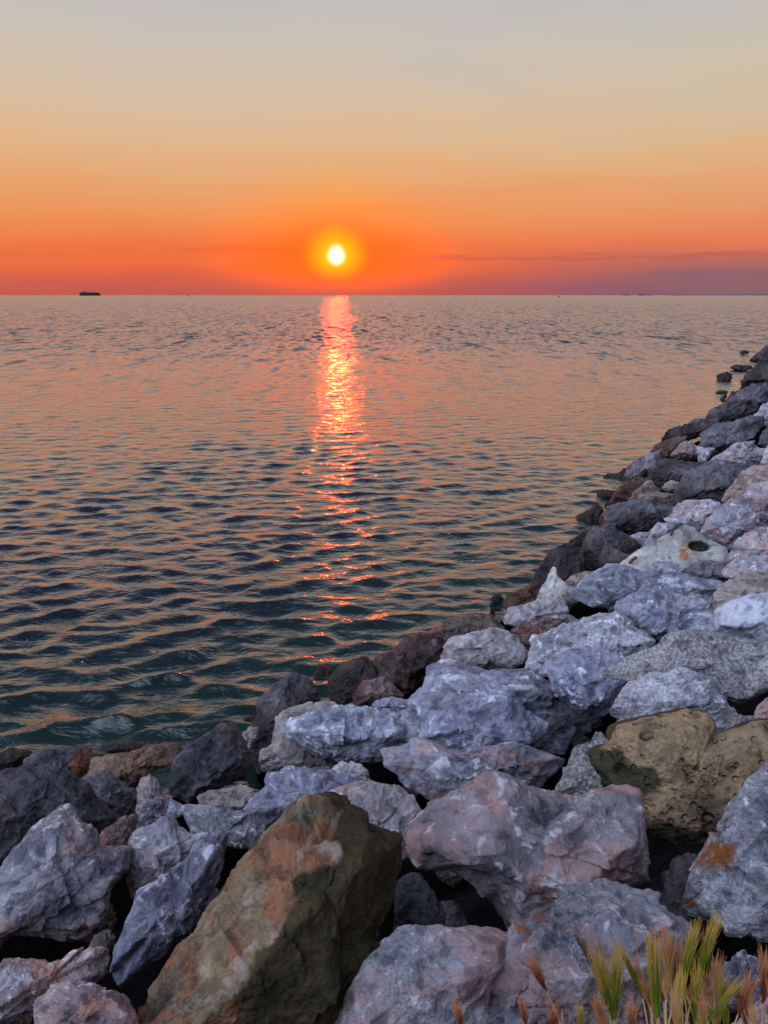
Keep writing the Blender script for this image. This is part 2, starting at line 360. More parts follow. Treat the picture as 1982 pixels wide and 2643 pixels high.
# ------------------------------------------------------------------ ground under the boulders
def ground():
    xs = np.concatenate([np.arange(-60, -10, 2.), np.arange(-10, 16, .25), np.arange(16, 140, 2.)])
    ys = np.concatenate([np.arange(-30, -2, 1.), np.arange(-2, 22, .25), np.arange(22, 190, 2.)])
    X, Y = np.meshgrid(xs, ys); d = inland(X, Y)
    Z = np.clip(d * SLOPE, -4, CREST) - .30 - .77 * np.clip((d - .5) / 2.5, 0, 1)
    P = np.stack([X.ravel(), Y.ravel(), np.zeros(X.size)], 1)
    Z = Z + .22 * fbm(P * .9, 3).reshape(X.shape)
    V = np.stack([X.ravel(), Y.ravel(), Z.ravel()], 1)
    nx, ny = len(xs), len(ys); i = np.arange(ny - 1)[:, None] * nx + np.arange(nx - 1)[None]
    Fc = np.stack([i, i + 1, i + nx + 1, i + nx], -1)
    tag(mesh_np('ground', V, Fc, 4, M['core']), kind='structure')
    # the sandy bank the photographer stands on, where the grass roots
    xs = np.arange(-7, 9.01, .08); ys = np.arange(-6, 1.25, .08); X, Y = np.meshgrid(xs, ys)
    edge = .74 + .10 * np.sin(X * 2.1) + .08 * np.sin(X * 5.3 + 1)
    Z = 3.22 + .03 * fbm(np.stack([X.ravel(), Y.ravel(), 0 * X.ravel()], 1) * 4, 4).reshape(X.shape) - 2.6 * np.clip(Y - edge, 0, 1) ** 1.2
    V = np.stack([X.ravel(), Y.ravel(), Z.ravel()], 1); nx, ny = len(xs), len(ys)
    i = np.arange(ny - 1)[:, None] * nx + np.arange(nx - 1)[None]; Fc = np.stack([i, i + 1, i + nx + 1, i + nx], -1)
    tag(mesh_np('soil_bank', V, Fc, 4, M['soil']), kind='structure')
ground()

# ------------------------------------------------------------------ the sea
def sea():
    rr = [3.2]
    while rr[-1] < 420: rr.append(rr[-1] * 1.0052)
    while rr[-1] < 60000: rr.append(rr[-1] * 1.10)
    rr = np.array(rr); th = np.radians(np.arange(-46, 46.01, .10))
    Rg, Tg = np.meshgrid(rr, th, indexing='ij')
    X = Rg * np.sin(Tg); Y = Rg * np.cos(Tg); Z = np.zeros_like(X); DX = np.zeros_like(X); DY = np.zeros_like(X)
    rs = np.random.RandomState(11); sp = Rg * .0052
    flat = np.stack([X.ravel() * .12, Y.ravel() * .12, np.zeros(X.size)], 1)
    patch = (.8 + .75 * perlin(flat * .9 + 3.1)).reshape(X.shape)              # gusty patches
    patch = np.clip(.95 + .4 * (patch - .8), .7, 1.25) * (1.0 - .64 * np.clip((Rg - 7) / 19, 0, 1))
    wl = np.exp(rs.uniform(math.log(.24), math.log(4.0), 190))
    near = rr < 440
    n = near.sum()
    for k, L in enumerate(wl):
        spread = .30 if k % 3 else .8
        a = math.radians(-80) + rs.normal() * spread                       # heading of travel (towards the shore)
        kx, ky = math.cos(a) * 2 * math.pi / L, math.sin(a) * 2 * math.pi / L
        slope = .045 * math.exp(-(math.log(L / .5) / .85) ** 2)
        A = slope * L / (2 * math.pi)
        fade = np.clip((L / sp[:n] - 2.0) / 1.5, 0, 1)
        ph = kx * X[:n] + ky * Y[:n] + rs.uniform(0, 6.283)
        g = A * fade * patch[:n]
        Z[:n] += g * np.cos(ph)
        q = .95 * g
        DX[:n] -= q * math.cos(a) * np.sin(ph); DY[:n] -= q * math.sin(a) * np.sin(ph)
    V = np.stack([(X + DX).ravel(), (Y + DY).ravel(), Z.ravel()], 1)
    nr, nt = X.shape; i = np.arange(nr - 1)[:, None] * nt + np.arange(nt - 1)[None]
    Fc = np.stack([i, i + 1, i + nt + 1, i + nt], -1)[..., ::-1]
    # drop the part of the sheet lying deep inside the shore
    d = inland(X, Y); dc = d[:-1, :-1]
    keep = (dc < 1.2)
    Fc = Fc[keep]
    used = np.zeros(len(V), bool); used[Fc.ravel()] = True; re = np.cumsum(used) - 1
    o = mesh_np('sea_water', V[used], re[Fc], 4, M['water'])
    at = o.data.attributes.new('shallow', 'FLOAT', 'POINT')
    sh = np.clip(1 + d.ravel()[used] / 4.0, 0, 1); at.data.foreach_set('value', sh.astype(np.float32))
    tag(o, kind='structure')
sea()

# ------------------------------------------------------------------ boulders
ZOOM = {'A': (0, 1850, 2.79), 'L': (0, 1800, 1.659), 'B': (982, 1800, 1.659), 'C': (982, 1300, 1.659), '2': (450, 1650, 2.765),
        '3': (1000, 1500, 3.318), '4': (1450, 1500, 3.118), '5': (1650, 850, 4.997), '6': (1400, 1150, 2.85), '8': (1450, 1950, 3.118), 'N': (0, 0, 1.)}
_ico = {}
def ico(n):
    if n not in _ico:
        bm = bmesh.new(); bmesh.ops.create_icosphere(bm, subdivisions=n, radius=1.0)
        v = np.array([x.co[:] for x in bm.verts]); v /= np.linalg.norm(v, axis=1)[:, None]
        f = np.array([[q.index for q in x.verts] for x in bm.faces], np.int32); bm.free(); _ico[n] = (v, f)
    return _ico[n]
def hull_planes(P):
    bm = bmesh.new()
    for p in P: bm.verts.new(p)
    bmesh.ops.convex_hull(bm, input=bm.verts, use_existing_faces=False)
    out = []
    for f in bm.faces:
        if f.calc_area() < 1e-7: continue
        n = np.array(f.normal[:]); d = float(n @ np.array(f.verts[0].co[:]))
        if d < 0: n, d = -n, -d
        for m_, e in out:
            if m_ @ n > .9995 and abs(e - d) < .01: break
        else: out.append((n, max(d, .02)))
    bm.free(); return np.array([o[0] for o in out]), np.array([o[1] for o in out])
def poly_center(P):
    x, y = P[:, 0], P[:, 1]; x1, y1 = np.roll(x, -1), np.roll(y, -1); c = x * y1 - x1 * y; A = c.sum() / 2
    return np.array([((x + x1) * c).sum(), ((y + y1) * c).sum()]) / (6 * A), abs(A)
def star(P, phi):
    """distance from the origin to the outline P along directions phi"""
    r = np.zeros(len(phi)); c, s = np.cos(phi), np.sin(phi)
    for a, b in zip(P, np.roll(P, -1, 0)):
        e = b - a; den = c * e[1] - s * e[0]
        with np.errstate(divide='ignore', invalid='ignore'):
            t = (a[0] * e[1] - a[1] * e[0]) / den; u = (a[0] * s - a[1] * c) / den
        ok = (t > 0) & (u >= -1e-6) & (u <= 1 + 1e-6); r = np.where(ok & (t > r), t, r)
    return r
N_ROCK = [0]
def R_(zoom, name, label, mt, outline, ridge=(), thick=1., bias=0., sharp=34, rough=1., z=None, c=None, cat='boulder', seed=None, group='boulders of the sea defence', chips=46, mark=None, pit=None, bul=1., holes=0):
    N_ROCK[0] += 1; k = N_ROCK[0]; rs = np.random.RandomState(seed if seed is not None else 100 + k)
    x0, y0, s = ZOOM[zoom]
    to = lambda p: np.array([x0 + p[0] / s, y0 + p[1] / s])
    O = np.array([to(p) for p in outline]); C, A = poly_center(O)
    if c is not None: C = to(c)
    low = C[1] + .12 * (O[:, 1].max() - C[1])
    t = hit(C[0], min(low, 2600), z) + bias
    r = ray(*C); r = r / np.linalg.norm(r); pos = r * t * np.linalg.norm(ray(*C)) ; pos[2] += H
    dist = np.linalg.norm(pos - np.array([0, 0, H]))
    # local frame: e1 right, e2 up in the view-perpendicular plane, e3 towards the viewer
    e3 = -r; e1 = np.cross(r, [0, 0, 1.]); e1 /= np.linalg.norm(e1); e2 = np.cross(e1, r)
    def loc(p):
        q = ray(*p); q = q / (q @ r) * dist
        return np.array([q @ e1, q @ e2])
    L = np.array([loc(p) for p in O]); A3 = poly_center(L)[1]; S = math.sqrt(A3)
    Bf = .46 * S * bul; Bb = .55 * S * thick
    pts = [(x, y, 0.) for x, y in L]
    pts += [(x * .82, y * .82, Bf * .38) for x, y in L]
    if len(ridge): pts += [(*loc(to(p[:2])), Bf * p[2]) for p in ridge]
    else:
        W = np.ptp(L[:, 0]); Hh = np.ptp(L[:, 1])
        for fx in (-.26, 0, .27): pts.append((W * (fx + rs.uniform(-.07, .07)), -Hh * rs.uniform(-.05, .20), Bf * rs.uniform(.75, 1.05)))
        pts.append((W * rs.uniform(-.15, .15), Hh * rs.uniform(.12, .3), Bf * rs.uniform(.5, .8)))
    pts += [(x * .72, y * .72 , -Bb) for x, y in L] + [(0, 0, -Bb * 1.15)]
    pts = np.array(pts); Nn, Dd = hull_planes(pts)
    px_size = S / dist * F * .387
    lvl = 8 if px_size > 165 else 7 if px_size > 60 else 6 if px_size > 25 else 5
    v, f = ico(lvl)
    def radius(d, N2, D2, p):
        q = np.zeros(len(d))
        for n, e in zip(N2, D2): q += np.clip(d @ n, 0, None) ** p / e ** p
        return q ** (-1 / p)
    # chipped facets: random planes shaved off the hull
    cd = rs.normal(size=(chips, 3)); cd /= np.linalg.norm(cd, axis=1)[:, None]
    rc = radius(cd, Nn, Dd, 20); cn, ce = [], []
    for d, rad in zip(cd, rc):
        j = np.argmax((Nn @ d) / Dd); n = Nn[j] * .7 + d * .4 + rs.normal(size=3) * .22; n /= np.linalg.norm(n)
        e = rad * (d @ n) * (1 - rs.uniform(.12, .45) ** 2)
        if d @ n > .3 and abs(d[2]) > .12 and e > .02: cn.append(n); ce.append(e)
    N2 = np.vstack([Nn] + ([np.array(cn)] if cn else [])); D2 = np.concatenate([Dd, ce])
    sharp = max(sharp, 26) * 1.7; rad = radius(v, N2, D2, sharp)
    # follow the traced outline, hollows included
    phi = np.linspace(-math.pi, math.pi, 721); ring = np.stack([np.cos(phi), np.sin(phi), 0 * phi], 1)
    rh = radius(ring, N2, D2, sharp); rt = star(L, phi); rt = np.where(rt > 0, rt, rh)
    kk = np.array([1, 2, 3, 2, 1.]); kk /= kk.sum(); rt = np.convolve(np.concatenate([rt[-3:-1], rt, rt[1:3]]), kk, 'valid')
    ratio = np.clip(rt / rh, .35, 1.6); pv = np.arctan2(v[:, 1], v[:, 0]); rxy = np.hypot(v[:, 0], v[:, 1])
    rad *= 1 + (np.interp(pv, phi, ratio) - 1) * np.clip(rxy, 0, 1) ** 3
    Pl = v * rad[:, None]
    # rock structure: broken ledges, hollows and grain
    off = rs.uniform(-50, 50, 3); ax = rs.normal(size=3); ax /= np.linalg.norm(ax)
    Q = Pl / S + off
    mid = fbm(Q * 1.9, 3); bed = Q @ ax * 5.5 + .35 * mid + .6 * rs.uniform()
    terr = (bed - np.floor(bed)); terr = np.clip((terr - .15) / .7, 0, 1) ** 2
    rid = fbm(Q * 4.2 + 9, 5, .55, ridged=True)
    fine = fbm(Q * 11., 4, .55)
    # broken surface: two sizes of fracture cells, each its own tilted plane with a small scarp round it
    cell = np.zeros(len(Pl))
    Pw = Pl + S * .05 * np.stack([perlin(Q * 3 + 2), perlin(Q * 3 + 31), perlin(Q * 3 + 57)], 1)
    for ns, amp in ((24, .20), (120, .10)):
        sd_ = Pl[rs.choice(len(Pl), ns)]; tl = rs.normal(size=(ns, 3)); oo = rs.normal(size=ns)
        bd = np.full(len(Pl), 1e9); bi = np.zeros(len(Pl), int)
        for q in range(ns):
            d_ = ((Pw - sd_[q]) ** 2).sum(1); m_ = d_ < bd; bd[m_] = d_[m_]; bi[m_] = q
        cell += amp * ((Pl - sd_[bi]) * tl[bi]).sum(1) / S + .007 * amp / .16 * oo[bi]
    cell = np.clip(cell, -.08, .08)
    disp = S * rough * (.020 * mid + .010 * (terr - .5) + (.9 - .5 * rxy ** 6) * cell + .020 * (rid - .8) + .010 * fine)
    relief = np.clip((rid - .80) * 1.0 + .25 * fine + 4. * cell + .2 * mid, -1, 1)
    edge = np.clip(1.15 - np.abs(v[:, 2]) * 0, 0, 1)
    nrm = v * .5 + Nn[np.argmax(v @ (Nn / Dd[:, None]).T, axis=1)] * .5
    nrm /= np.linalg.norm(nrm, axis=1)[:, None]
    Pl = Pl + nrm * disp[:, None]
    mk = None
    if holes:
        fr = np.where(v[:, 2] > .1)[0]
        for j in rs.choice(fr, holes):
            if perlin((Pl[j] / S * 2.2 + off)[None])[0] < -.12: continue
            rr = S * rs.uniform(.007, .02) * (1.7 if rs.rand() < .08 else 1); g = np.linalg.norm((Pl - Pl[j]) * [1, 1.5, 1.], axis=1) / rr
            m_ = g < 1.3; Pl[m_] -= v[m_] * (rr * 1.1 * np.clip(1.15 - g[m_] ** 3, 0, 1))[:, None]
    def near_px(cx_, cy_, rx, ry):
        q = loc(to((cx_, cy_))); sx = rx / s / F * dist; sy = ry / s / F * dist
        # front side only
        return np.sqrt(((Pl[:, 0] - q[0]) / sx) ** 2 + ((Pl[:, 1] - q[1]) / sy) ** 2) + (Pl[:, 2] < 0) * 9
    if pit:
        for (a_, b_, rx, ry, dep) in pit:
            g = near_px(a_, b_, rx, ry); Pl[:, 2] -= dep * S * np.clip(1 - (g / 1.05) ** 4, 0, 1)
    if mark:
        mk = np.zeros(len(Pl))
        for (a_, b_, rx, ry) in mark: mk = np.maximum(mk, np.clip(1.6 - 1.3 * near_px(a_, b_, rx, ry) + .5 * perlin(Q * 6), 0, 1))
    Rm = np.stack([e1, e2, e3]); V = Pl @ Rm
    o = mesh_np(name, V, f, 3, M[mt], loc=pos)
    at = o.data.attributes.new('relief', 'FLOAT', 'POINT'); at.data.foreach_set('value', relief.astype(np.float32))
    if mk is not None:
        at = o.data.attributes.new('mark', 'FLOAT', 'POINT'); at.data.foreach_set('value', mk.astype(np.float32))
    tag(o, label, cat, group)
    return o, pos, loc, (e1, e2, e3), S, dist
# every boulder in view: traced on enlargements of the photograph, set at its own place on the revetment
B_ = 'boulder'
# --- lower left
R_('A', B_, 'large pale grey boulder with a pink top, leftmost in front, above a black gap', 'grey',
   [(-120,1200),(0,1110),(70,960),(170,850),(350,745),(440,712),(560,745),(680,830),(715,900),(700,940),(910,940),(925,960),(915,1100),(870,1160),(790,1260),(770,1400),(640,1540),(560,1600),(430,1590),(250,1565),(100,1580),(0,1640),(-120,1660)],
   [(370,770,.25),(520,965,.6),(280,1110,.9),(60,1400,.95),(620,980,.6),(880,1130,.45),(420,1480,1.05),(690,1400,.85),(560,1200,.95),(150,1470,1.0)], sharp=26, mark=None)
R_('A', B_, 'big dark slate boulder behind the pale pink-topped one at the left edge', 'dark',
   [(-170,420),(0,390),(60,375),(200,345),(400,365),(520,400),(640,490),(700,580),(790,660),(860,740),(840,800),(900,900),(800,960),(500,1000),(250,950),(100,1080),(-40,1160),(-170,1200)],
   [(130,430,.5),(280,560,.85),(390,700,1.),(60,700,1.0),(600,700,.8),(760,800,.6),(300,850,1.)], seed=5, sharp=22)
R_('A', 'stone', 'small reddish brown stone wedged low beside the big dark slate boulder', 'redbrown',
   [(800,780),(860,735),(980,712),(985,800),(960,880),(900,960),(760,960),(700,880)], cat='stone', bias=.05)
R_('A', 'stone', 'dark stone with a glowing red top at the left edge by the water', 'wet',
   [(-80,290),(0,255),(100,225),(190,235),(235,265),(190,330),(100,380),(0,420),(-80,420)], cat='stone')
R_('A', B_, 'blue-black wedge boulder with a brown end at the water left of the flat orange slab', 'dark',
   [(190,300),(270,250),(400,230),(520,215),(600,200),(660,235),(665,290),(640,380),(595,460),(520,480),(400,440),(260,400),(190,360)],
   [(520,235,.45),(430,350,.9),(300,300,.6),(560,330,.8)], sharp=26, mark=[(590,330,70,90)])
R_('A', 'slab', 'flat tan slab glowing orange at the waterline, lower left', 'tan',
   [(590,450),(640,400),(670,295),(800,270),(1000,235),(1130,200),(1250,240),(1290,290),(1250,340),(1090,400),(980,510),(900,530),(780,500),(660,480)],
   [(800,300,.35),(1000,270,.35),(980,400,.8),(820,420,.85),(1150,300,.5)], cat='slab', thick=.6)
R_('A', 'stone', 'jagged black wet stone with a red crest on the flat tan slab', 'wet',
   [(1060,260),(1120,190),(1210,180),(1250,225),(1285,270),(1240,330),(1120,385),(1000,400),(930,370),(1010,310)], cat='stone', bias=-.12, rough=1.8)
R_('A', 'stone', 'low black stone awash beyond the flat tan slab', 'wet',
   [(660,300),(760,225),(860,195),(960,175),(1060,200),(1040,240),(900,265),(760,290)], cat='stone', thick=.5, bias=.15)
R_('A', B_, 'brownish black boulder just below the flat tan slab', 'dark',
   [(605,450),(680,418),(790,420),(860,460),(930,510),(985,520),(1000,600),(985,720),(900,760),(820,740),(740,650),(660,560)], seed=9)
R_('A', 'stone', 'upright grey stone with a pointed top below the dark triangular boulder', 'grey',
   [(1000,520),(1030,440),(1080,400),(1120,430),(1160,510),(1165,550),(1240,575),(1265,650),(1250,700),(1150,780),(1050,820),(985,800),(990,620)], [(1090,450,.5),(1100,600,1.),(1200,640,.8)], cat='stone')
R_('A', 'stone', 'tiny lilac grey stone beside the upright pointed stone', 'blue',
   [(1235,590),(1340,650),(1330,700),(1260,730),(1200,700)], cat='stone', bias=.05)
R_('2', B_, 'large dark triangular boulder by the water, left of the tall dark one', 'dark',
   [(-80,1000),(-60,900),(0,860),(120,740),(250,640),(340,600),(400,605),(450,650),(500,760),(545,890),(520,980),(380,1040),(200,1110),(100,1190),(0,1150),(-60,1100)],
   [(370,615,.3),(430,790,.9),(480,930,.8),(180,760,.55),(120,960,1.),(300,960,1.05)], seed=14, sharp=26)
R_('2', 'stone', 'small tan stone peeping out between the triangular and the tall dark boulder', 'layer',
   [(490,740),(495,670),(540,620),(590,630),(600,720),(540,790)], cat='stone', bias=.1)
R_('2', 'stone', 'black wet stone at the water edge behind the triangular boulder', 'wet',
   [(400,610),(470,570),(540,545),(600,540),(600,620),(540,660),(470,650)], cat='stone', bias=.25, rough=1.6)
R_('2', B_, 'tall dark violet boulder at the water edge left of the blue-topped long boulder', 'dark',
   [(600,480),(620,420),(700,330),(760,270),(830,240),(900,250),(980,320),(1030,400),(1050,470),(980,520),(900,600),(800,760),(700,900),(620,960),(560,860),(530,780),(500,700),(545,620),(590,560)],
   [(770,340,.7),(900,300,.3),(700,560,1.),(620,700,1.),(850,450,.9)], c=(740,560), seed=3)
R_('2', B_, 'grey layered boulder half hidden behind and under the blue-topped long boulder', 'layer',
   [(735,560),(780,510),(870,500),(1000,465),(1080,445),(1170,480),(1200,560),(1200,700),(1220,880),(1150,960),(900,960),(700,960),(630,930),(620,840),(640,790),(700,730)],
   [(800,560,.5),(700,780,.9),(900,850,1.)], bias=.25, seed=21)
R_('2', B_, 'long blue-topped boulder with a shaded belly, lower centre by the water', 'blue',
   [(800,690),(830,600),(900,560),(1000,510),(1150,490),(1250,475),(1400,490),(1560,505),(1650,520),(1690,590),(1700,660),(1680,720),(1560,790),(1480,860),(1300,890),(1100,860),(950,825),(870,780)],
   [(850,655,.6),(1010,715,.95),(1250,705,1.05),(1480,650,1.),(1620,600,.7),(1100,560,.35),(1400,540,.35)], sharp=24, seed=31)
R_('2', B_, 'rounded black boulder in the water gap behind the long blue-topped one', 'wet',
   [(1120,300),(1200,180),(1290,125),(1380,135),(1440,200),(1500,280),(1460,380),(1380,460),(1280,490),(1180,480),(1130,380)], rough=.8)
R_('2', 'stone', 'reddish stone lying against the rounded black boulder', 'redbrown',
   [(1290,370),(1350,290),(1500,275),(1560,330),(1640,400),(1640,450),(1500,470),(1400,480),(1310,470)], cat='stone', bias=-.05)
R_('2', 'slab', 'thin blue slab with a red rim behind the long blue-topped boulder', 'blue',
   [(1330,480),(1450,430),(1600,410),(1660,420),(1670,500),(1560,540),(1430,530)], cat='slab')
R_('2', 'stone', 'weedy red-glinting stones awash in the gap above the tall dark boulder', 'wet',
   [(930,240),(1020,200),(1110,210),(1160,260),(1150,320),(1170,400),(1150,460),(1080,460),(1020,400),(990,310)], cat='stone', bias=.2, rough=2.)
# --- lower left foreground, middle row
R_('2', 'stone', 'round pale pebble-like stone perched behind the pink and blue boulder', 'pale',
   [(1150,950),(1200,890),(1260,872),(1330,890),(1380,940),(1410,1020),(1330,1060),(1220,1040)], cat='stone', bias=.05)
R_('2', 'stone', 'small violet stone tucked behind the blue scooped boulder', 'blue',
   [(740,960),(780,910),(850,900),(900,930),(880,990),(790,1000)], cat='stone', bias=.12)
R_('2', B_, 'low grey boulder in the shade under the dark triangular boulder', 'layer',
   [(170,1170),(185,1110),(240,1080),(330,1070),(470,1040),(600,1035),(650,1060),(620,1160),(520,1240),(300,1240),(180,1220)], bias=.05)
R_('2', B_, 'blue scooped boulder just behind the peak of the rusty brown one', 'blue',
   [(495,1220),(560,1130),(640,1060),(670,980),(720,945),(780,950),(860,930),(1000,930),(1100,940),(1250,990),(1380,1040),(1300,1200),(1150,1330),(900,1400),(700,1420),(600,1400),(560,1300)],
   [(720,1060,.7),(700,1160,1.),(850,1160,1.05),(1060,1060,.8),(620,1300,.9),(1200,1060,.5)], seed=17, sharp=24)
R_('N', B_, 'blue-grey boulder with a pink top right of the rusty brown peak', 'pink',
   [(850,2050),(900,2032),(960,2018),(1030,2030),(1062,2062),(1084,2105),(1080,2160),(1055,2210),(1020,2228),(985,2215),(930,2200),(860,2170),(820,2110)],
   [(900,2080,.5),(985,2072,.6),(1050,2090,.5),(960,2160,1.),(1020,2180,.8)], bias=-.05, seed=8, sharp=24)
R_('L', B_, 'coarse white-grained rock behind the blue-violet leaning boulder', 'chalk',
   [(725,510),(800,468),(940,463),(1010,480),(1115,470),(1125,560),(1110,620),(1050,680),(960,660),(860,640),(780,580)],
   [(830,540,.4),(1000,560,.8),(900,610,.9)], rough=.8, bias=.05)
R_('L', B_, 'rounded grey boulder left of the coarse white-grained rock', 'grey',
   [(545,700),(560,620),(590,570),(650,540),(690,502),(730,500),(770,550),(840,590),(890,580),(880,640),(820,720),(760,780),(690,830),(620,870),(570,880),(550,800)],
   [(690,530,.3),(745,600,.7),(620,600,.6),(690,700,1.),(600,780,.9)], seed=12)
R_('L', B_, 'long blue-violet leaning boulder along the left flank of the rusty brown one', 'blue',
   [(800,700),(830,620),(900,582),(980,570),(1020,600),(1055,640),(1035,690),(980,770),(920,850),(880,900),(840,960),(820,1010),(750,1050),(710,1100),(670,1170),(630,1230),(590,1272),(560,1240),(500,1230),(480,1160),(500,1050),(545,960),(580,890),(600,835),(680,790),(760,720)],
   [(780,720,.35),(830,720,.7),(640,830,.45),(880,640,.3),(800,860,1.),(700,950,1.1),(580,1040,.8),(620,1150,.9)], c=(765,880), seed=40, sharp=22, bul=.9)
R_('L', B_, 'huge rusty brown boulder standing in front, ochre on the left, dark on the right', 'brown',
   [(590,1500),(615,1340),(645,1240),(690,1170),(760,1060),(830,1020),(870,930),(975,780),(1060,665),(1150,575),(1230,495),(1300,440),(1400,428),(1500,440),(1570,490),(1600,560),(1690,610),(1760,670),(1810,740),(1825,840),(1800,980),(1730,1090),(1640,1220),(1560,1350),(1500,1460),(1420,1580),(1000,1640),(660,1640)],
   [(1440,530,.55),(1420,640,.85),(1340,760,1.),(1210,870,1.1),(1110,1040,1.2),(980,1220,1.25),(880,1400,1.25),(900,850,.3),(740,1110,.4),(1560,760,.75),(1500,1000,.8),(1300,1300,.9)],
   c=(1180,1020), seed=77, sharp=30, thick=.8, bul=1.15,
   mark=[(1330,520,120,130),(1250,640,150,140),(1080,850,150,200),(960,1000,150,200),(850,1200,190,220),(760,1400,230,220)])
R_('A', B_, 'pink-topped boulder in the bottom left corner with a dark knobbly end', 'pink',
   [(-140,1790),(0,1765),(130,1755),(240,1750),(430,1765),(480,1740),(580,1690),(700,1660),(780,1670),(800,1730),(800,1850),(790,1950),(700,2010),(500,2050),(300,2150),(-140,2300)],
   [(300,1830,.5),(560,1830,.7),(100,1950,1.),(400,1950,1.),(700,1800,.5),(730,1880,.7)], seed=33, rough=1.3)
R_('A', B_, 'pinkish boulder at the bottom edge left of the rusty brown one', 'pink',
   [(235,2040),(330,1960),(480,1900),(600,1893),(700,1920),(760,1980),(960,1990),(1010,1990),(1010,2120),(960,2330),(600,2420),(230,2400),(250,2200)],
   [(440,2010,.6),(620,1980,.5),(430,2120,1.),(740,2090,1.),(900,2060,.7)], seed=34, bias=-.1)
# --- centre
R_('3', B_, 'dark reddish brown cracked boulder left of the pale blocky one by the water', 'redbrown',
   [(-170,760),(-150,700),(-100,650),(0,600),(100,530),(180,480),(350,430),(470,470),(520,560),(500,720),(400,790),(310,870),(200,960),(150,1000),(50,990),(-60,940),(-150,850)],
   [(100,560,.4),(300,520,.5),(80,700,.9),(300,700,1.),(100,880,.9)], seed=51, rough=1.3)
R_('3', 'slab', 'grey layered slab at the water edge behind the pale blocky boulder', 'layer',
   [(340,450),(400,380),(550,300),(700,272),(850,265),(990,258),(1030,350),(1080,430),(950,470),(700,500),(520,540)], cat='slab', bias=.1, seed=52)
R_('3', B_, 'pale blocky boulder above the broad central peaked boulder', 'pale',
   [(470,640),(480,540),(510,500),(640,470),(880,400),(940,380),(1020,410),(1090,450),(1130,540),(1200,600),(1250,650),(1260,720),(1100,760),(800,760),(500,740)],
   [(560,530,.6),(800,460,.5),(720,580,.9),(940,560,1.),(1090,600,.7)], sharp=26, seed=53)
R_('3', B_, 'broad central peaked boulder with a mossy left flank behind the blue peak', 'blue',
   [(160,1100),(170,1030),(240,950),(300,870),(400,780),(520,730),(700,690),(820,655),(960,640),(1080,690),(1200,720),(1320,830),(1420,930),(1540,1050),(1620,1130),(1660,1200),(1680,1290),(1640,1420),(1400,1480),(700,1480),(300,1420),(215,1340),(190,1230)],
   [(1060,730,.5),(980,860,.75),(700,900,.75),(400,880,.45),(250,1100,.5),(1200,1050,1.),(1450,1230,.7),(500,1150,.9)], seed=54, bias=.35)
R_('3', B_, 'blue angular peak rising out of the centre, between peaked boulder and long slab', 'blue',
   [(270,1340),(360,1200),(380,1170),(470,1110),(490,1030),(640,970),(830,900),(980,905),(1080,980),(1180,1100),(1280,1190),(1380,1270),(1395,1370),(1240,1440),(900,1480),(700,1540),(400,1480)],
   [(840,945,.35),(600,1040,.45),(1000,1090,.75),(850,1250,1.),(560,1250,.85),(1150,1260,.8)], seed=55, sharp=30, bias=.12)
R_('3', 'slab', 'long pale slab with pinkish top in the centre in front of the blue peak', 'grey',
   [(-40,1500),(0,1450),(190,1370),(280,1345),(500,1430),(700,1470),(900,1420),(1050,1390),(1240,1372),(1450,1358),(1560,1400),(1600,1450),(1570,1560),(1480,1680),(1300,1790),(1100,1830),(800,1900),(500,1930),(300,1850),(150,1760),(60,1650),(-30,1580)],
   [(80,1540,.6),(250,1640,.9),(450,1690,1.),(760,1690,1.),(960,1640,1.),(1200,1590,.9),(1480,1500,.55),(500,1800,1.)], cat='slab', seed=56, sharp=26)
R_('B', B_, 'big heart-shaped pink boulder, right of centre, over a black hollow', 'pink',
   [(140,690),(160,550),(200,510),(260,450),(370,410),(430,370),(500,343),(560,355),(620,395),(700,412),(800,422),(850,442),(900,415),(970,385),(1040,378),(1090,400),(1115,450),(1128,560),(1132,720),(1125,800),(1090,835),(1000,880),(850,930),(700,960),(560,1010),(525,930),(470,860),(400,790),(300,740),(210,755)],
   [(290,655,.8),(400,700,.95),(520,770,1.),(660,800,1.),(850,740,1.05),(960,650,1.),(1000,540,.8),(1050,430,.3),(500,400,.2),(700,480,.4),(850,520,.45)], c=(700,620), seed=60, sharp=30, thick=.7)
R_('B', 'stone', 'dark blue stone deep in the gap right of the rusty brown boulder', 'dark',
   [(60,800),(110,760),(170,760),(230,830),(270,940),(260,1010),(150,1030),(70,1040)], cat='stone', bias=.3)
R_('B', B_, 'smooth violet-grey boulder at the bottom edge right of the rusty brown one', 'grey',
   [(-200,1520),(-150,1300),(-60,1110),(0,1060),(80,990),(150,970),(240,968),(330,1000),(420,1012),(480,1035),(530,1042),(540,1150),(460,1300),(380,1480),(200,1580),(-150,1600)],
   [(120,1030,.5),(330,1060,.5),(60,1250,1.),(300,1250,1.)], seed=61, rough=.7, bul=.7)
R_('B', B_, 'large rough grey boulder behind the wild barley at the bottom', 'grey',
   [(310,1500),(380,1290),(450,1170),(530,1040),(600,970),(700,890),(770,830),(850,785),(940,775),(1000,800),(1060,830),(1130,860),(1200,910),(1270,960),(1310,1010),(1308,1080),(1300,1200),(1330,1350),(1330,1520),(900,1600),(340,1600)],
   [(880,830,.3),(700,940,.5),(560,1110,.7),(440,1330,.9),(960,950,.6),(1150,1000,.5),(800,1150,.95),(1100,1200,1.),(780,1380,1.2)], seed=62, rough=1.3, mark=[(650,930,60,24),(590,1010,40,40)])
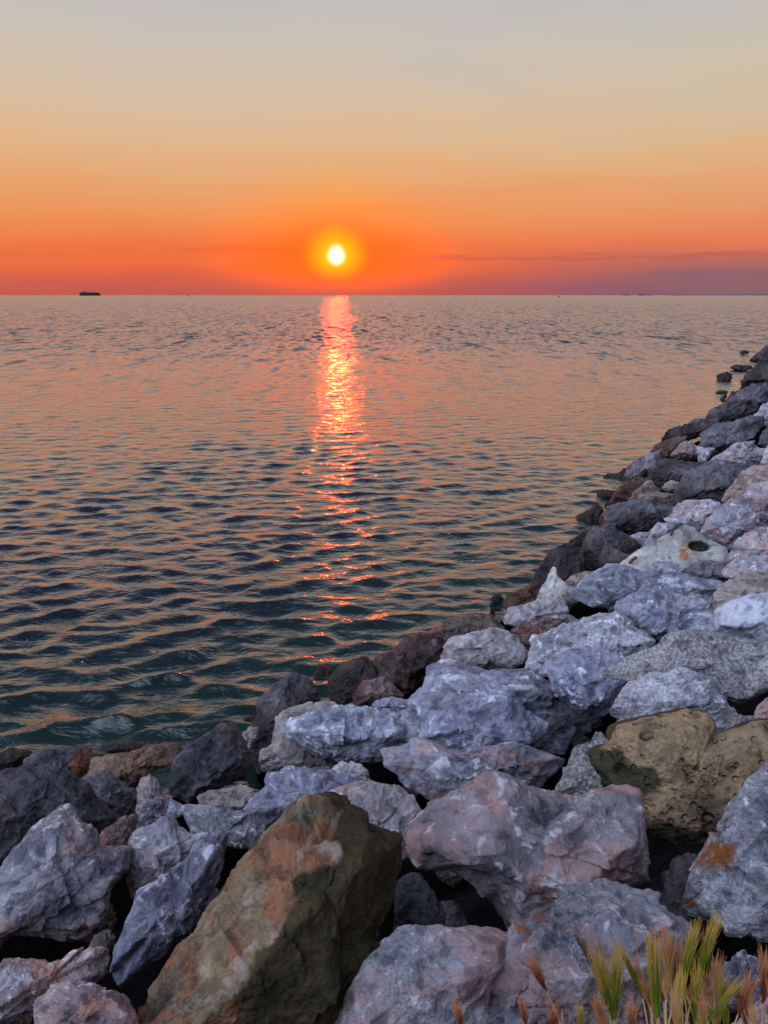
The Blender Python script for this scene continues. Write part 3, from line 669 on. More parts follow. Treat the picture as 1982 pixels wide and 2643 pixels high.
# --- right foreground
R_('B', B_, 'white crusted boulder with an orange lichen patch at the right edge', 'chalk',
   [(1275,900),(1290,820),(1300,700),(1290,600),(1335,540),(1420,500),(1490,480),(1480,430),(1540,365),(1659,305),(1740,280),(1830,400),(1830,900),(1740,1020),(1650,1035),(1560,1010),(1450,980),(1340,940)],
   [(1320,850,.75),(1440,815,1.),(1640,800,1.1),(1400,640,.7),(1560,520,.45),(1480,950,.8),(1350,600,.4),(1720,900,1.)], seed=70, sharp=26, mark=[(1420,650,85,75),(1320,870,30,14)])
R_('B', B_, 'dark purple boulder in the shade beside the white crusted one', 'dark',
   [(1205,850),(1215,760),(1250,700),(1300,650),(1380,700),(1400,900),(1380,1020),(1310,1020),(1240,960),(1200,900)], bias=.25, seed=71)
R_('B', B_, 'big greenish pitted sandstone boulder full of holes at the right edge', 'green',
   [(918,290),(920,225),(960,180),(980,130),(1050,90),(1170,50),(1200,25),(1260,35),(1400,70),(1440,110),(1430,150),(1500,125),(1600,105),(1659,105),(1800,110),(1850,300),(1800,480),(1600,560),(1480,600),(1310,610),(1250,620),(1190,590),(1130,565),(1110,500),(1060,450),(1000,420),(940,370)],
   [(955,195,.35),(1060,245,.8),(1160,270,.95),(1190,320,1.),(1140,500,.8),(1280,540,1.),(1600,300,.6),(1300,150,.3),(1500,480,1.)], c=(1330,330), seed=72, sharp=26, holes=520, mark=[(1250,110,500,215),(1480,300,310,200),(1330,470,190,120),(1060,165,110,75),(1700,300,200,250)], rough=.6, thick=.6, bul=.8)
R_('B', B_, 'speckled grey boulder wedged in between the long slab and the green pitted boulder', 'speck',
   [(720,440),(780,330),(820,240),(900,180),(965,160),(1000,240),(1000,400),(960,450),(860,470),(760,450)], bias=.1, seed=73)
R_('8', B_, 'small jagged grey rock behind the barley in the lower right corner', 'grey',
   [(1130,1950),(1150,1830),(1220,1740),(1340,1650),(1420,1600),(1470,1590),(1540,1620),(1610,1650),(1700,1700),(1760,1800),(1760,2000),(1500,2060),(1250,2050)], bias=.1, seed=74, rough=1.4, cat='rock')
R_('8', 'slab', 'pink rock corner at the very bottom right under the barley', 'pink',
   [(1330,2200),(1450,2080),(1560,2010),(1659,1960),(1800,1930),(1850,2200),(1800,2400),(1450,2400)], cat='rock', seed=75, bias=-.15)
# --- right middle
R_('C', B_, 'round dark blue boulder in the right middle, left of the white oval one', 'blue',
   [(685,740),(705,690),(735,655),(800,630),(870,620),(970,635),(1030,670),(1075,730),(1062,780),(1010,830),(980,875),(900,908),(860,905),(800,860),(750,810),(700,770)],
   [(780,690,.55),(900,660,.4),(860,790,1.),(960,770,1.),(1030,740,.6)], seed=80, sharp=20)
R_('4', B_, 'white-blue oval boulder sitting behind the green pitted one', 'chalk',
   [(385,1080),(385,1020),(440,930),(500,850),(600,790),(700,740),(830,730),(920,700),(1000,698),(1080,730),(1170,770),(1290,850),(1330,920),(1350,1000),(1390,1120),(1340,1200),(1180,1220),(1000,1230),(700,1220),(450,1160)],
   [(620,850,.4),(900,800,.35),(1260,890,.6),(1170,1010,.9),(800,1000,1.),(500,1020,.7)], seed=81, bias=.05)
R_('4', 'slab', 'huge flat speckled granite slab in the right middle', 'speck',
   [(555,725),(600,660),(690,590),(750,530),(800,450),(870,400),(1040,385),(1200,400),(1400,450),(1659,490),(1850,520),(1850,880),(1659,890),(1560,930),(1430,990),(1350,965),(1200,900),(900,820),(700,800),(640,780)],
   [(650,735,.45),(700,745,.5),(1350,915,.7),(1450,945,.7),(1560,890,.65),(870,430,.05),(1600,520,.1),(1100,600,.3)], cat='slab', seed=82, rough=.35, bul=.8, chips=6, sharp=34)
R_('4', B_, 'smooth white boulder at the right edge above the granite slab', 'white',
   [(1225,400),(1220,240),(1260,210),(1340,160),(1500,110),(1659,95),(1800,120),(1850,350),(1800,540),(1659,520),(1400,480),(1240,440)],
   [(1290,260,.6),(1290,400,.8),(1550,400,1.),(1600,200,.5)], seed=83, rough=.4, chips=8)
R_('4', B_, 'layered grey-tan boulder at the right edge behind the smooth white one', 'layer',
   [(1225,230),(1235,100),(1270,40),(1330,0),(1450,-45),(1659,-60),(1800,-40),(1850,120),(1700,220),(1400,260)],
   [(1280,90,.6),(1500,30,.5),(1400,180,1.)], seed=84)
R_('4', B_, 'dark blue cracked boulder left of the smooth white one', 'blue',
   [(418,250),(480,170),(560,100),(650,70),(740,60),(850,80),(960,120),(1060,110),(1150,130),(1200,160),(1225,280),(1225,420),(1050,450),(870,460),(780,480),(700,450),(600,370),(500,310)],
   [(640,160,.5),(800,150,.4),(1050,200,.7),(660,260,.9),(850,330,1.),(1120,330,.9)], seed=85)
R_('C', B_, 'long violet boulder running below the concrete block', 'blue',
   [(820,490),(830,430),(850,370),(880,310),(960,270),(1060,262),(1110,290),(1230,300),(1350,290),(1420,300),(1460,330),(1475,380),(1430,430),(1350,430),(1240,420),(1150,420),(1060,450),(1000,480),(900,492)],
   [(900,330,.4),(890,420,.8),(1000,390,.9),(1150,345,.6),(1340,345,.8),(1420,380,.8)], c=(1100,370), seed=86)
R_('C', B_, 'pale blue ridged boulder with a square dark scar between round and cracked blue boulders', 'chalk',
   [(640,620),(680,560),(750,520),(850,505),(870,490),(960,470),(1030,470),(1080,510),(1130,560),(1180,590),(1165,630),(1120,660),(1078,705),(1050,740),(900,740),(780,740),(700,735),(650,690)],
   [(860,540,.4),(1000,520,.4),(1040,600,.9),(900,620,.9),(760,600,.8),(1110,610,.8)], seed=87, bias=.08)
R_('C', 'stone', 'mossy green wedge stone left of the round dark blue boulder', 'moss',
   [(628,682),(680,630),(740,575),(800,560),(850,580),(880,618),(820,650),(760,690),(695,740),(650,720)], cat='stone', bias=-.12, seed=88)
R_('C', B_, 'flat-topped violet boulder below the pale pyramid stone', 'pale',
   [(525,510),(540,450),(640,425),(700,408),(760,405),(800,440),(812,500),(780,540),(700,540),(600,550),(550,540)], seed=89)
R_('C', 'stone', 'dark stone with a pink rim under the flat-topped violet boulder', 'redbrown',
   [(560,545),(580,520),(660,500),(740,490),(778,510),(750,560),(680,620),(620,615),(580,580)], cat='stone', seed=90, bias=-.05)
R_('C', B_, 'pale pyramid-shaped stone pointing up near the waterline', 'concrete',
   [(605,445),(650,390),(700,340),(745,298),(790,340),(830,370),(845,430),(800,460),(700,470),(620,470)],
   [(745,330,.3),(755,410,.8),(680,430,.7)], cat='stone', seed=91, sharp=30, rough=.6, chips=8)
R_('C', 'stone', 'black and fiery red wet stone in the waterline notch left of the pyramid stone', 'tan',
   [(538,450),(540,385),(600,370),(650,335),(710,370),(680,430),(620,470),(560,470)], cat='stone', seed=92, rough=1.8)
R_('C', B_, 'dark brown boulder at the waterline above the pale pyramid stone', 'dark',
   [(640,355),(680,260),(730,190),(800,195),(870,215),(890,290),(880,340),(840,390),(800,400),(700,400),(650,390)],
   [(730,230,.3),(760,310,1.),(830,300,.9)], seed=93)
R_('C', 'slab', 'thin reddish layered slab right of the pyramid stone', 'strata',
   [(770,350),(820,310),(880,288),(930,300),(900,360),(850,390),(810,380)], cat='slab', seed=94, bias=-.02)
R_('C', B_, 'dark boulder with a pale spot left of the concrete block', 'dark',
   [(855,240),(865,180),(900,120),(950,100),(1000,98),(1060,140),(1105,185),(1100,240),(1040,290),(960,310),(890,310)], seed=95)
R_('C', 'stone', 'small dark faceted stone in front of the dark boulder by the concrete block', 'dark',
   [(928,245),(940,200),(970,180),(1020,200),(1065,225),(1040,265),(990,285),(940,280)], cat='stone', seed=96, bias=-.1, sharp=28)
R_('C', 'slab', 'wet black ledge with a glowing edge at the waterline left of the dark spotted boulder', 'wet',
   [(725,200),(770,170),(830,150),(870,110),(940,90),(960,110),(900,170),(870,215),(800,225)], cat='slab', seed=97, bias=.15, rough=1.6)
blk = R_('C', 'concrete_block', 'large tilted pale concrete block with a dark lifting hole', 'concrete',
   [(1020,260),(1100,200),(1200,140),(1300,88),(1340,100),(1400,150),(1480,190),(1500,240),(1480,300),(1400,330),(1200,330),(1060,310)],
   [(1040,262,.25),(1100,300,.6),(1440,300,.6),(1200,250,.35),(1320,110,.0)], cat='concrete block', seed=98, rough=.3, chips=3, sharp=40, bul=.75,
   mark=[(1312,208,40,30),(1085,240,26,10),(1245,130,14,8)], pit=[(1362,184,40,20,.8)])
R_('6', 'stone', 'rounded grey stone behind the left corner of the concrete block', 'grey',
   [(770,700),(790,620),(850,570),(920,570),(985,590),(960,660),(900,720),(800,760),(710,770)], cat='stone', seed=99, bias=.1)
R_('6', 'stone', 'flat pale stone in the gap under the black overhanging boulder', 'grey',
   [(630,670),(700,640),(790,635),(800,690),(720,750),(670,720)], cat='stone', seed=101, bias=.2)
R_('6', B_, 'wide black boulder overhanging a gap, above the dark spotted one', 'dark',
   [(430,610),(440,500),(500,460),(620,410),(700,395),(800,400),(860,430),(950,460),(950,530),(900,580),(850,620),(780,660),(700,670),(620,650),(500,620)],
   [(455,520,.5),(640,475,.8),(820,470,.8),(920,480,.6),(650,600,.8)], seed=102, sharp=26)
R_('6', B_, 'cream and grey boulder between the black overhanging boulder and the large ridged one', 'grey',
   [(885,570),(895,535),(930,525),(1000,420),(1100,395),(1200,400),(1320,420),(1320,480),(1250,530),(1200,600),(1160,650),(1080,640),(960,610)],
   [(960,500,.6),(1100,450,.5),(1060,550,1.),(1180,520,.9)], seed=103)
R_('6', B_, 'large ridged grey boulder at the right edge behind the concrete block', 'grey',
   [(1160,640),(1200,570),(1270,480),(1350,410),(1430,350),(1500,310),(1600,280),(1700,290),(1800,320),(1820,560),(1700,640),(1560,660),(1470,700),(1390,770),(1330,780),(1260,730),(1200,690)],
   [(1300,520,.5),(1450,400,.5),(1450,560,1.),(1640,500,1.),(1360,690,.8)], seed=104)
R_('6', B_, 'pinkish boulder at the right edge, next right of the concrete block', 'pink',
   [(1370,830),(1400,740),(1450,680),(1560,620),(1659,600),(1800,600),(1820,850),(1700,880),(1560,880),(1440,880)],
   [(1470,740,.6),(1640,700,.6),(1560,820,1.)], seed=105)
R_('6', B_, 'lilac boulder at the right edge below the pinkish one', 'grey',
   [(1350,970),(1390,890),(1460,830),(1540,800),(1640,810),(1800,860),(1800,980),(1650,1000),(1480,1000)], seed=106, bias=-.05)
R_('6', B_, 'orange layered sandstone boulder with split ledges at the right edge', 'strata',
   [(1310,410),(1350,350),(1400,270),(1470,190),(1560,150),(1659,135),(1800,120),(1820,300),(1700,360),(1560,400),(1430,430)],
   [(1420,300,.5),(1560,220,.5),(1400,380,.9),(1650,280,.9)], seed=107)
R_('6', B_, 'broad dark blue boulder in the middle of the far slope', 'dark',
   [(945,450),(960,350),(1000,270),(1040,200),(1100,160),(1200,130),(1280,110),(1400,140),(1500,150),(1540,220),(1460,320),(1360,420),(1250,450),(1100,450),(1000,460)],
   [(1100,220,.5),(1300,180,.5),(1150,330,1.),(1320,300,1.)], seed=108)
R_('6', B_, 'dark grey boulder right of the pale blue one on the far slope', 'dark',
   [(790,290),(785,190),(830,120),(900,80),(1000,75),(1100,80),(1150,110),(1160,170),(1080,260),(1000,310),(900,345),(830,340)], seed=109)
R_('6', B_, 'pale blue boulder on the far waterline above the black wet stones', 'blue',
   [(548,250),(560,210),(640,140),(700,90),(780,58),(850,50),(885,80),(860,150),(800,240),(700,310),(590,330)],
   [(640,200,.6),(780,120,.4),(720,230,.9)], seed=110)
R_('6', 'stone', 'black wet stone jutting into the sea left of the pale blue boulder', 'wet',
   [(432,270),(440,235),(500,210),(590,183),(620,260),(600,330),(520,350),(450,320)], cat='stone', seed=111, rough=1.5)
R_('6', 'stone', 'small black stone just below the one jutting into the sea', 'wet',
   [(398,420),(402,350),(440,328),(520,328),(570,340),(520,400),(450,460),(405,450)], cat='stone', seed=112, rough=1.5, bias=-.1)
R_('6', B_, 'long brown boulder slanting down to the water below the pale blue one', 'redbrown',
   [(445,455),(480,380),(560,310),(640,270),(700,225),(780,213),(820,260),(800,330),(700,400),(560,460),(470,480)], seed=113, bias=-.1)
R_('6', 'stone', 'brown humped stone beside the long slanting brown boulder', 'layer',
   [(630,410),(670,340),(740,270),(800,253),(835,300),(860,345),(820,400),(720,420)], cat='stone', seed=114, bias=-.25)
R_('6', 'stone', 'small tan stone under the dark grey boulder of the far slope', 'layer',
   [(875,325),(890,280),(940,258),(1005,268),(1000,330),(930,350)], cat='stone', seed=115, bias=-.1)
R_('6', 'slab', 'tan layered slab above the black overhanging boulder', 'strata',
   [(685,400),(780,350),(900,338),(970,325),(980,400),(965,470),(880,460),(780,430)], cat='slab', seed=116, bias=-.1)
R_('6', 'stone', 'weed-covered black stones sloping into the water by the glowing ledge', 'wet',
   [(215,555),(280,500),(370,450),(445,450),(470,540),(430,600),(330,630),(260,610)], cat='stone', seed=117, rough=2.)
R_('6', 'stone', 'upper wet ledge lit red at the waterline under the weed-covered stones', 'tan',
   [(265,670),(300,622),(390,588),(440,600),(430,660),(350,710),(290,720)], cat='stone', seed=118, rough=1.8)
R_('6', 'stone', 'tiny tan upright stone in front of the concrete block', 'layer',
   [(805,900),(812,855),(840,845),(875,855),(890,930),(830,960)], cat='stone', seed=119, bias=-.2)
R_('6', 'stone', 'low lilac stone along the front foot of the concrete block', 'grey',
   [(680,930),(760,890),(830,875),(900,858),(970,870),(1005,910),(1030,960),(860,980),(720,970)], cat='stone', seed=120, bias=-.08)
R_('6', 'stone', 'low blue-grey stones under the right foot of the concrete block', 'dark',
   [(990,890),(1100,860),(1150,850),(1260,850),(1310,870),(1380,890),(1370,980),(1200,990),(1030,970)], cat='stone', seed=121, bias=-.08)
# --- far slope up to the right edge
R_('5', B_, 'dark long boulder on the far waterline, lowest of the far bend', 'dark',
   [(260,1440),(330,1340),(380,1290),(600,1230),(700,1160),(850,1150),(1000,1180),(1060,1230),(920,1310),(750,1380),(600,1450),(420,1470)], seed=130)
R_('5', B_, 'brown-black boulder dipping into the sea left of the pale blue cap', 'redbrown',
   [(120,1600),(180,1510),(300,1440),(500,1378),(600,1390),(560,1500),(480,1600),(300,1680),(180,1640)], seed=131)
R_('5', 'stone', 'rounded blue-white cap stone on the far slope', 'pale',
   [(400,1630),(480,1510),(540,1460),(600,1433),(660,1458),(750,1560),(760,1640),(620,1680),(480,1680)], cat='stone', seed=132)
R_('5', 'stone', 'upright pale forked stone right of the blue-white cap stone', 'grey',
   [(738,1520),(770,1488),(850,1500),(940,1488),(990,1515),(930,1590),(890,1660),(850,1760),(745,1730)], cat='stone', seed=133, bias=-.2)
R_('5', B_, 'pale peaked boulder with a tan underside on the far slope', 'grey',
   [(940,1640),(1100,1560),(1260,1450),(1380,1378),(1480,1440),(1490,1530),(1600,1620),(1590,1720),(1400,1800),(1200,1790),(1000,1760),(880,1760)],
   [(1350,1420,.3),(1300,1600,.7),(1050,1640,.5)], seed=134)
R_('5', B_, 'broad violet boulder above the forked and cap stones', 'dark',
   [(770,1510),(800,1350),(900,1260),(1000,1210),(1200,1190),(1300,1150),(1400,1120),(1560,1150),(1600,1250),(1480,1400),(1300,1480),(1100,1580),(950,1620),(850,1560)], seed=135, bias=-.1)
R_('5', B_, 'grey-blue triangular boulder at the far waterline bend', 'dark',
   [(850,1130),(900,1050),(1000,990),(1140,918),(1220,1000),(1290,1170),(1180,1230),(1000,1220),(880,1180)], [(1130,960,.3),(1060,1080,.9)], seed=136, sharp=26)
R_('5', B_, 'dark boulder above the grey-blue triangular one', 'dark',
   [(1140,930),(1200,860),(1300,780),(1450,700),(1600,690),(1700,720),(1720,960),(1600,1020),(1500,1100),(1380,1140),(1260,1190),(1190,1060)], seed=137)
R_('5', 'stone', 'thin black ledge entering the sea under the red-lit far rocks', 'wet',
   [(1085,895),(1180,830),(1300,770),(1350,735),(1450,720),(1380,800),(1250,890),(1130,930)], cat='stone', seed=138)
R_('5', B_, 'black boulder with red streaks at the far waterline', 'wet',
   [(1235,740),(1300,640),(1380,560),(1500,480),(1659,420),(1800,420),(1800,720),(1600,760),(1420,790),(1300,790)], seed=139, rough=1.6)
R_('5', B_, 'big dark boulder at the right edge near the far end of the slope', 'dark',
   [(1390,440),(1450,370),(1520,300),(1620,210),(1760,170),(1850,300),(1830,480),(1659,520),(1500,510)], seed=140)
R_('5', B_, 'farthest black boulder where the slope leaves the frame', 'wet',
   [(1345,350),(1420,255),(1540,165),(1659,118),(1800,80),(1850,200),(1750,300),(1600,340),(1450,370)], seed=141)
R_('5', B_, 'pale violet boulder at the right edge in the middle of the far slope', 'grey',
   [(1400,1130),(1520,1060),(1600,965),(1700,935),(1800,930),(1830,1180),(1750,1250),(1600,1250),(1480,1200)], seed=142)
R_('5', B_, 'dark round boulder at the right edge right of the pale peaked one', 'dark',
   [(1510,1490),(1560,1370),(1640,1260),(1780,1220),(1850,1400),(1800,1540),(1600,1540)], seed=143)
R_('5', 'stone', 'small orange-tan brick-like stone on the far slope at the right edge', 'layer',
   [(1450,1590),(1470,1540),(1620,1528),(1660,1570),(1620,1660),(1480,1650)], cat='stone', seed=144, bias=-.1)
R_('5', 'stone', 'white stone cut off by the right edge beside the orange brick-like one', 'pale',
   [(1560,1740),(1600,1610),(1640,1510),(1760,1460),(1820,1600),(1800,1780),(1650,1790)], cat='stone', seed=145, bias=-.3)
R_('4', 'stone', 'pink and blue stone at the right edge between granite slab and green boulder', 'pink',
   [(1545,1090),(1560,1020),(1640,940),(1720,900),(1830,930),(1830,1130),(1700,1170),(1560,1150)], cat='stone', seed=146, bias=.05)
R_('4', 'stone', 'little tan pebbles lodged behind the green pitted boulder', 'speck',
   [(1340,1010),(1380,1010),(1420,1080),(1530,1085),(1560,1140),(1500,1200),(1350,1180)], cat='stone', seed=147, bias=.15)
# --- stones standing in the water
R_('5', 'stone', 'lone black stone in the sea off the far slope', 'wet',
   [(985,590),(1040,570),(1130,543),(1180,580),(1195,632),(1150,690),(1020,680)], cat='stone', seed=150, z=.12, sharp=24)
R_('5', 'stone', 'flat black stones awash just above the lone stone', 'wet',
   [(1155,490),(1220,460),(1400,465),(1520,480),(1470,540),(1300,560),(1200,540)], cat='stone', seed=151, z=.1, rough=1.4)
R_('5', 'stone', 'tiny black stone poking out farthest off the slope', 'wet',
   [(1285,295),(1350,263),(1400,280),(1420,320),(1310,325)], cat='stone', seed=152, z=.15)
R_('5', 'stone', 'small dark stone awash below the lone stone in the sea', 'wet',
   [(970,805),(1040,785),(1110,790),(1145,812),(1090,850),(1000,850)], cat='stone', seed=153, z=.03)
R_('N', 'stone', 'dark stone awash with foam in the sea right of the sun glitter', 'wet',
   [(1150,1432),(1185,1421),(1230,1432),(1262,1452),(1250,1478),(1190,1472),(1150,1455)], cat='stone', seed=154, z=-.16, thick=.6)

# rubble lying deep in the gaps between the boulders, and small wet stones along the far waterline
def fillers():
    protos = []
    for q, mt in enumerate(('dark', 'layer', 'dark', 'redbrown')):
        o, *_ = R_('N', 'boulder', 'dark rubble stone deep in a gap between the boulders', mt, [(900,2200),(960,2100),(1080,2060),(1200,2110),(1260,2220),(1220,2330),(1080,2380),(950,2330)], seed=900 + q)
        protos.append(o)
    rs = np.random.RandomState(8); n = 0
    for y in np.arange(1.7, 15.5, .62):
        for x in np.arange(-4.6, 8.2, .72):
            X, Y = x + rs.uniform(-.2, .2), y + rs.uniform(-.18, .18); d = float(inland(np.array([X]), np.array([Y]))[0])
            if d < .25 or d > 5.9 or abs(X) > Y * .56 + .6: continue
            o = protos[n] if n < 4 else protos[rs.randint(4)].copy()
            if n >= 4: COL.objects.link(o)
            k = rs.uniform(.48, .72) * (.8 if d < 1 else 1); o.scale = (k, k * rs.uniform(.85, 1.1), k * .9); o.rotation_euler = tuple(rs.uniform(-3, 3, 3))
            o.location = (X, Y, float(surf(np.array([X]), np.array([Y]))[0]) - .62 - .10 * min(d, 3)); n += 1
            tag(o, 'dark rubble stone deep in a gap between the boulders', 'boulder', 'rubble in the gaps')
    pts = np.arange(11.0, 70., .55); base = protos[0].data; k = 0
    m2 = base.copy(); m2.materials.clear(); m2.materials.append(M['wet'])
    y = 10.8
    while y < 95:
        # a point of the waterline at this distance
        xs = np.interp(y, SHORE[:, 1], SHORE[:, 0]); step = .045 * y
        for q in range(2):
            o = bpy.data.objects.new('stone', m2); COL.objects.link(o); s_ = rs.uniform(.35, .7) * (.75 + y / 70)
            o.scale = (s_, s_, s_ * .7); o.rotation_euler = tuple(rs.uniform(-3, 3, 3)); o.location = (xs + rs.uniform(.1, .9) * (.6 + y / 50), y + rs.uniform(-.5, .5) * step, rs.uniform(-.05, .22))
            tag(o, 'small black wet stone along the far waterline', 'stone', 'wet stones along the far waterline')
        y += step
fillers()
# the revetment goes on beyond both sides of the picture
def beyond():
    src = []
    for q, mt in enumerate(('grey', 'blue', 'pink', 'layer')):
        o, *_ = R_('N', 'boulder', 'boulder further along the slope outside the picture', mt, [(880,2210),(930,2080),(1070,2020),(1230,2060),(1300,2210),(1240,2350),(1080,2400),(930,2350)], seed=950 + q)
        src.append(o)
    rs = np.random.RandomState(18); n = 0
    for y in np.arange(-1.2, 20., .95):
        for x in np.arange(-9, 17, .95):
            X, Y = x + rs.uniform(-.25, .25), y + rs.uniform(-.25, .25); d = float(inland(np.array([X]), np.array([Y]))[0])
            if d < .1 or d > 6.6 or (Y < .95 and abs(X) < 5): continue
            Z = float(surf(np.array([X]), np.array([Y]))[0]) - .15; zc = Y * math.cos(PITCH) - (Z - H) * math.sin(PITCH)
            if zc > .1:
                rad = .60 * F / zc; px = CX + F * X / zc; py = CY - F * (Y * math.sin(PITCH) + (Z - H) * math.cos(PITCH)) / zc
                if -rad < px < 1982 + rad and py < 2643 + rad: continue
            o = src[n] if n < 4 else src[rs.randint(4)].copy()
            if n >= 4: COL.objects.link(o)
            k = rs.uniform(.8, 1.25); o.scale = (k, k * rs.uniform(.8, 1.1), k * .85); o.rotation_euler = tuple(rs.uniform(-3, 3, 3)); o.location = (X, Y, Z); n += 1
            tag(o, 'boulder further along the slope outside the picture', 'boulder', 'boulders beyond the edges of the picture')
beyond()

# iron pins of the concrete block
def pin(a, b, par):
    _, pos, loc, (e1, e2, e3), S, dist = blk
    x0, y0, s = ZOOM['C']
    def w3(p, wz): q = loc((x0 + p[0] / s, y0 + p[1] / s)); return e1 * q[0] + e2 * q[1] + e3 * wz
    A_, B2 = w3(a, S * .22), w3(b, S * .30); ax = (B2 - A_); L = np.linalg.norm(ax); ax /= L
    u = np.cross(ax, [0, 0, 1.]); u /= np.linalg.norm(u); v2 = np.cross(ax, u); V = []; n = 10
    for k, tt in enumerate((-.3, 0, .5, .9, 1.0)):
        rr = L * (.17, .17, .16, .19, .12)[k]
        for i in range(n): an = 6.283 * i / n; V.append(A_ + ax * L * tt + rr * (math.cos(an) * u + math.sin(an) * v2))
    Fc = [(k * n + i, k * n + (i + 1) % n, (k + 1) * n + (i + 1) % n, (k + 1) * n + i) for k in range(4) for i in range(n)]
    top = len(V); V.append(A_ + ax * L * 1.02)
    Fc += [(4 * n + i, 4 * n + (i + 1) % n, top, top) for i in range(n)]
    me = bpy.data.meshes.new('iron_pin'); me.from_pydata([tuple(q) for q in V], [], [f_ if f_[2] != f_[3] else f_[:3] for f_ in Fc]); me.materials.append(M['iron'])
    o = bpy.data.objects.new('iron_pin', me); COL.objects.link(o); o.parent = par
pin((1075, 247), (1098, 228), blk[0]); pin((1245, 132), (1252, 118), blk[0])
# ------------------------------------------------------------------ ships, far coast
def boxes(name, L, mt, parent):
    V, Fc = [], []
    for (x0, x1, y0, y1, z0, z1) in L:
        k = len(V); V += [(x0, y0, z0), (x1, y0, z0), (x1, y1, z0), (x0, y1, z0), (x0, y0, z1), (x1, y0, z1), (x1, y1, z1), (x0, y1, z1)]
        Fc += [tuple(k + i for i in q) for q in ((0, 3, 2, 1), (4, 5, 6, 7), (0, 1, 5, 4), (1, 2, 6, 5), (2, 3, 7, 6), (3, 0, 4, 7))]
    me = bpy.data.meshes.new(name); me.from_pydata(V, [], Fc); me.materials.append(M[mt])
    o = bpy.data.objects.new(name, me); COL.objects.link(o); o.parent = parent; return o
def empty(name, loc, rz=0.):
    o = bpy.data.objects.new(name, None); COL.objects.link(o); o.location = loc; o.rotation_euler = (0, 0, rz); return o
def at_dist(px, D): r = ray(px, 762); return (r[0] / r[1] * D, D)
def ship():
    D = 8200.; x, y = at_dist(234.5, D); root = empty('container_ship', (x, y, 0), R(2))
    tag(root, 'dark container ship on the horizon at the left', 'ship')
    # hull as lofted stations, bow to the right (+x)
    st = [(-104, 13, 0), (-98, 15.5, 0), (-60, 16, 0), (40, 16, 0), (75, 14, 0), (95, 7, 0), (104, .6, 4)]
    V, Fc = [], []
    for (sx, hb, k) in st:
        top = 11 + max(0, (sx - 60)) * .07
        V += [(sx - k * 2, -hb * .7, -6), (sx - k * 2, hb * .7, -6), (sx, hb, top), (sx, -hb, top)]
    for i in range(len(st) - 1):
        a = 4 * i; b_ = a + 4
        for j in range(4): Fc.append((a + j, b_ + j, b_ + (j + 1) % 4, a + (j + 1) % 4))
    Fc += [(3, 2, 1, 0), tuple(len(V) - 4 + i for i in range(4))]
    me = bpy.data.meshes.new('hull'); me.from_pydata(V, [], Fc); me.materials.append(M['hull']); o = bpy.data.objects.new('hull', me); COL.objects.link(o); o.parent = root
    rs = random.Random(4); b1, b2 = [], []
    for i in range(13):
        x0 = -101 + i * 14.6
        if i == 3: continue
        for r_ in range(1):
            z1 = 11 + 2.6 * (8.6 - (i > 7) * .6 - (i > 10) * .9 - rs.random() * .3)
            (b1 if rs.random() < .6 else b2).append((x0, x0 + 13, -14.5, 14.7, 11, z1))
    for (L_, mt_) in ((b1, 'box1'), (b2, 'box2')):
        for q in L_: boxes('container_stack', [q], mt_, root)
    boxes('superstructure', [(-57, -46, -13, 13, 11, 37), (-59, -45, -16, 16, 37, 40.5)], 'super', root)
    boxes('funnel', [(-66, -60, -4, 4, 11, 40)], 'hull', root); boxes('mast', [(-52.5, -51, -1, 1, 40.5, 49)], 'hull', root)
ship()
def small_boat(px, D, kind):
    x, y = at_dist(px, D); root = empty('sailing_boat' if kind else 'motor_boat', (x, y, 0), R(15))
    V = [(-5, -1.3, 1), (-5, 1.3, 1), (2, 1.5, 1.1), (2, -1.5, 1.1), (6, 0, 1.6), (-5, -.9, -.4), (-5, .9, -.4), (2, .9, -.4), (2, -.9, -.4), (5, 0, -.3)]
    Fc = [(0, 3, 2, 1), (3, 4, 2), (0, 1, 6, 5), (0, 5, 8, 3), (3, 8, 9, 4), (1, 2, 7, 6), (2, 4, 9, 7), (5, 6, 7, 8), (8, 7, 9)]
    me = bpy.data.meshes.new('hull'); me.from_pydata(V, [], Fc); me.materials.append(M['hull']); o = bpy.data.objects.new('hull', me); COL.objects.link(o); o.parent = root
    if kind:
        boxes('mast', [(.2, .35, -.08, .08, 1, 9)], 'hull', root)
        me = bpy.data.meshes.new('sail'); me.from_pydata([(.1, -.03, 1.6), (-4.2, -.03, 1.8), (.1, -.03, 8.6), (.1, .03, 1.6), (-4.2, .03, 1.8), (.1, .03, 8.6)], [], [(0, 2, 1), (3, 4, 5), (0, 1, 4, 3), (1, 2, 5, 4), (2, 0, 3, 5)])
        me.materials.append(M['hull']); o = bpy.data.objects.new('sail', me); COL.objects.link(o); o.parent = root
        tag(root, 'tiny dark sailing boat on the horizon left of the sun', 'boat')
    else:
        boxes('cabin', [(-2.5, 1.2, -1, 1, 1.05, 3.0)], 'hull', root); tag(root, 'tiny dark motor boat on the horizon right of the sun', 'boat')
small_boat(488, 3600, True); small_boat(1441, 2500, False)
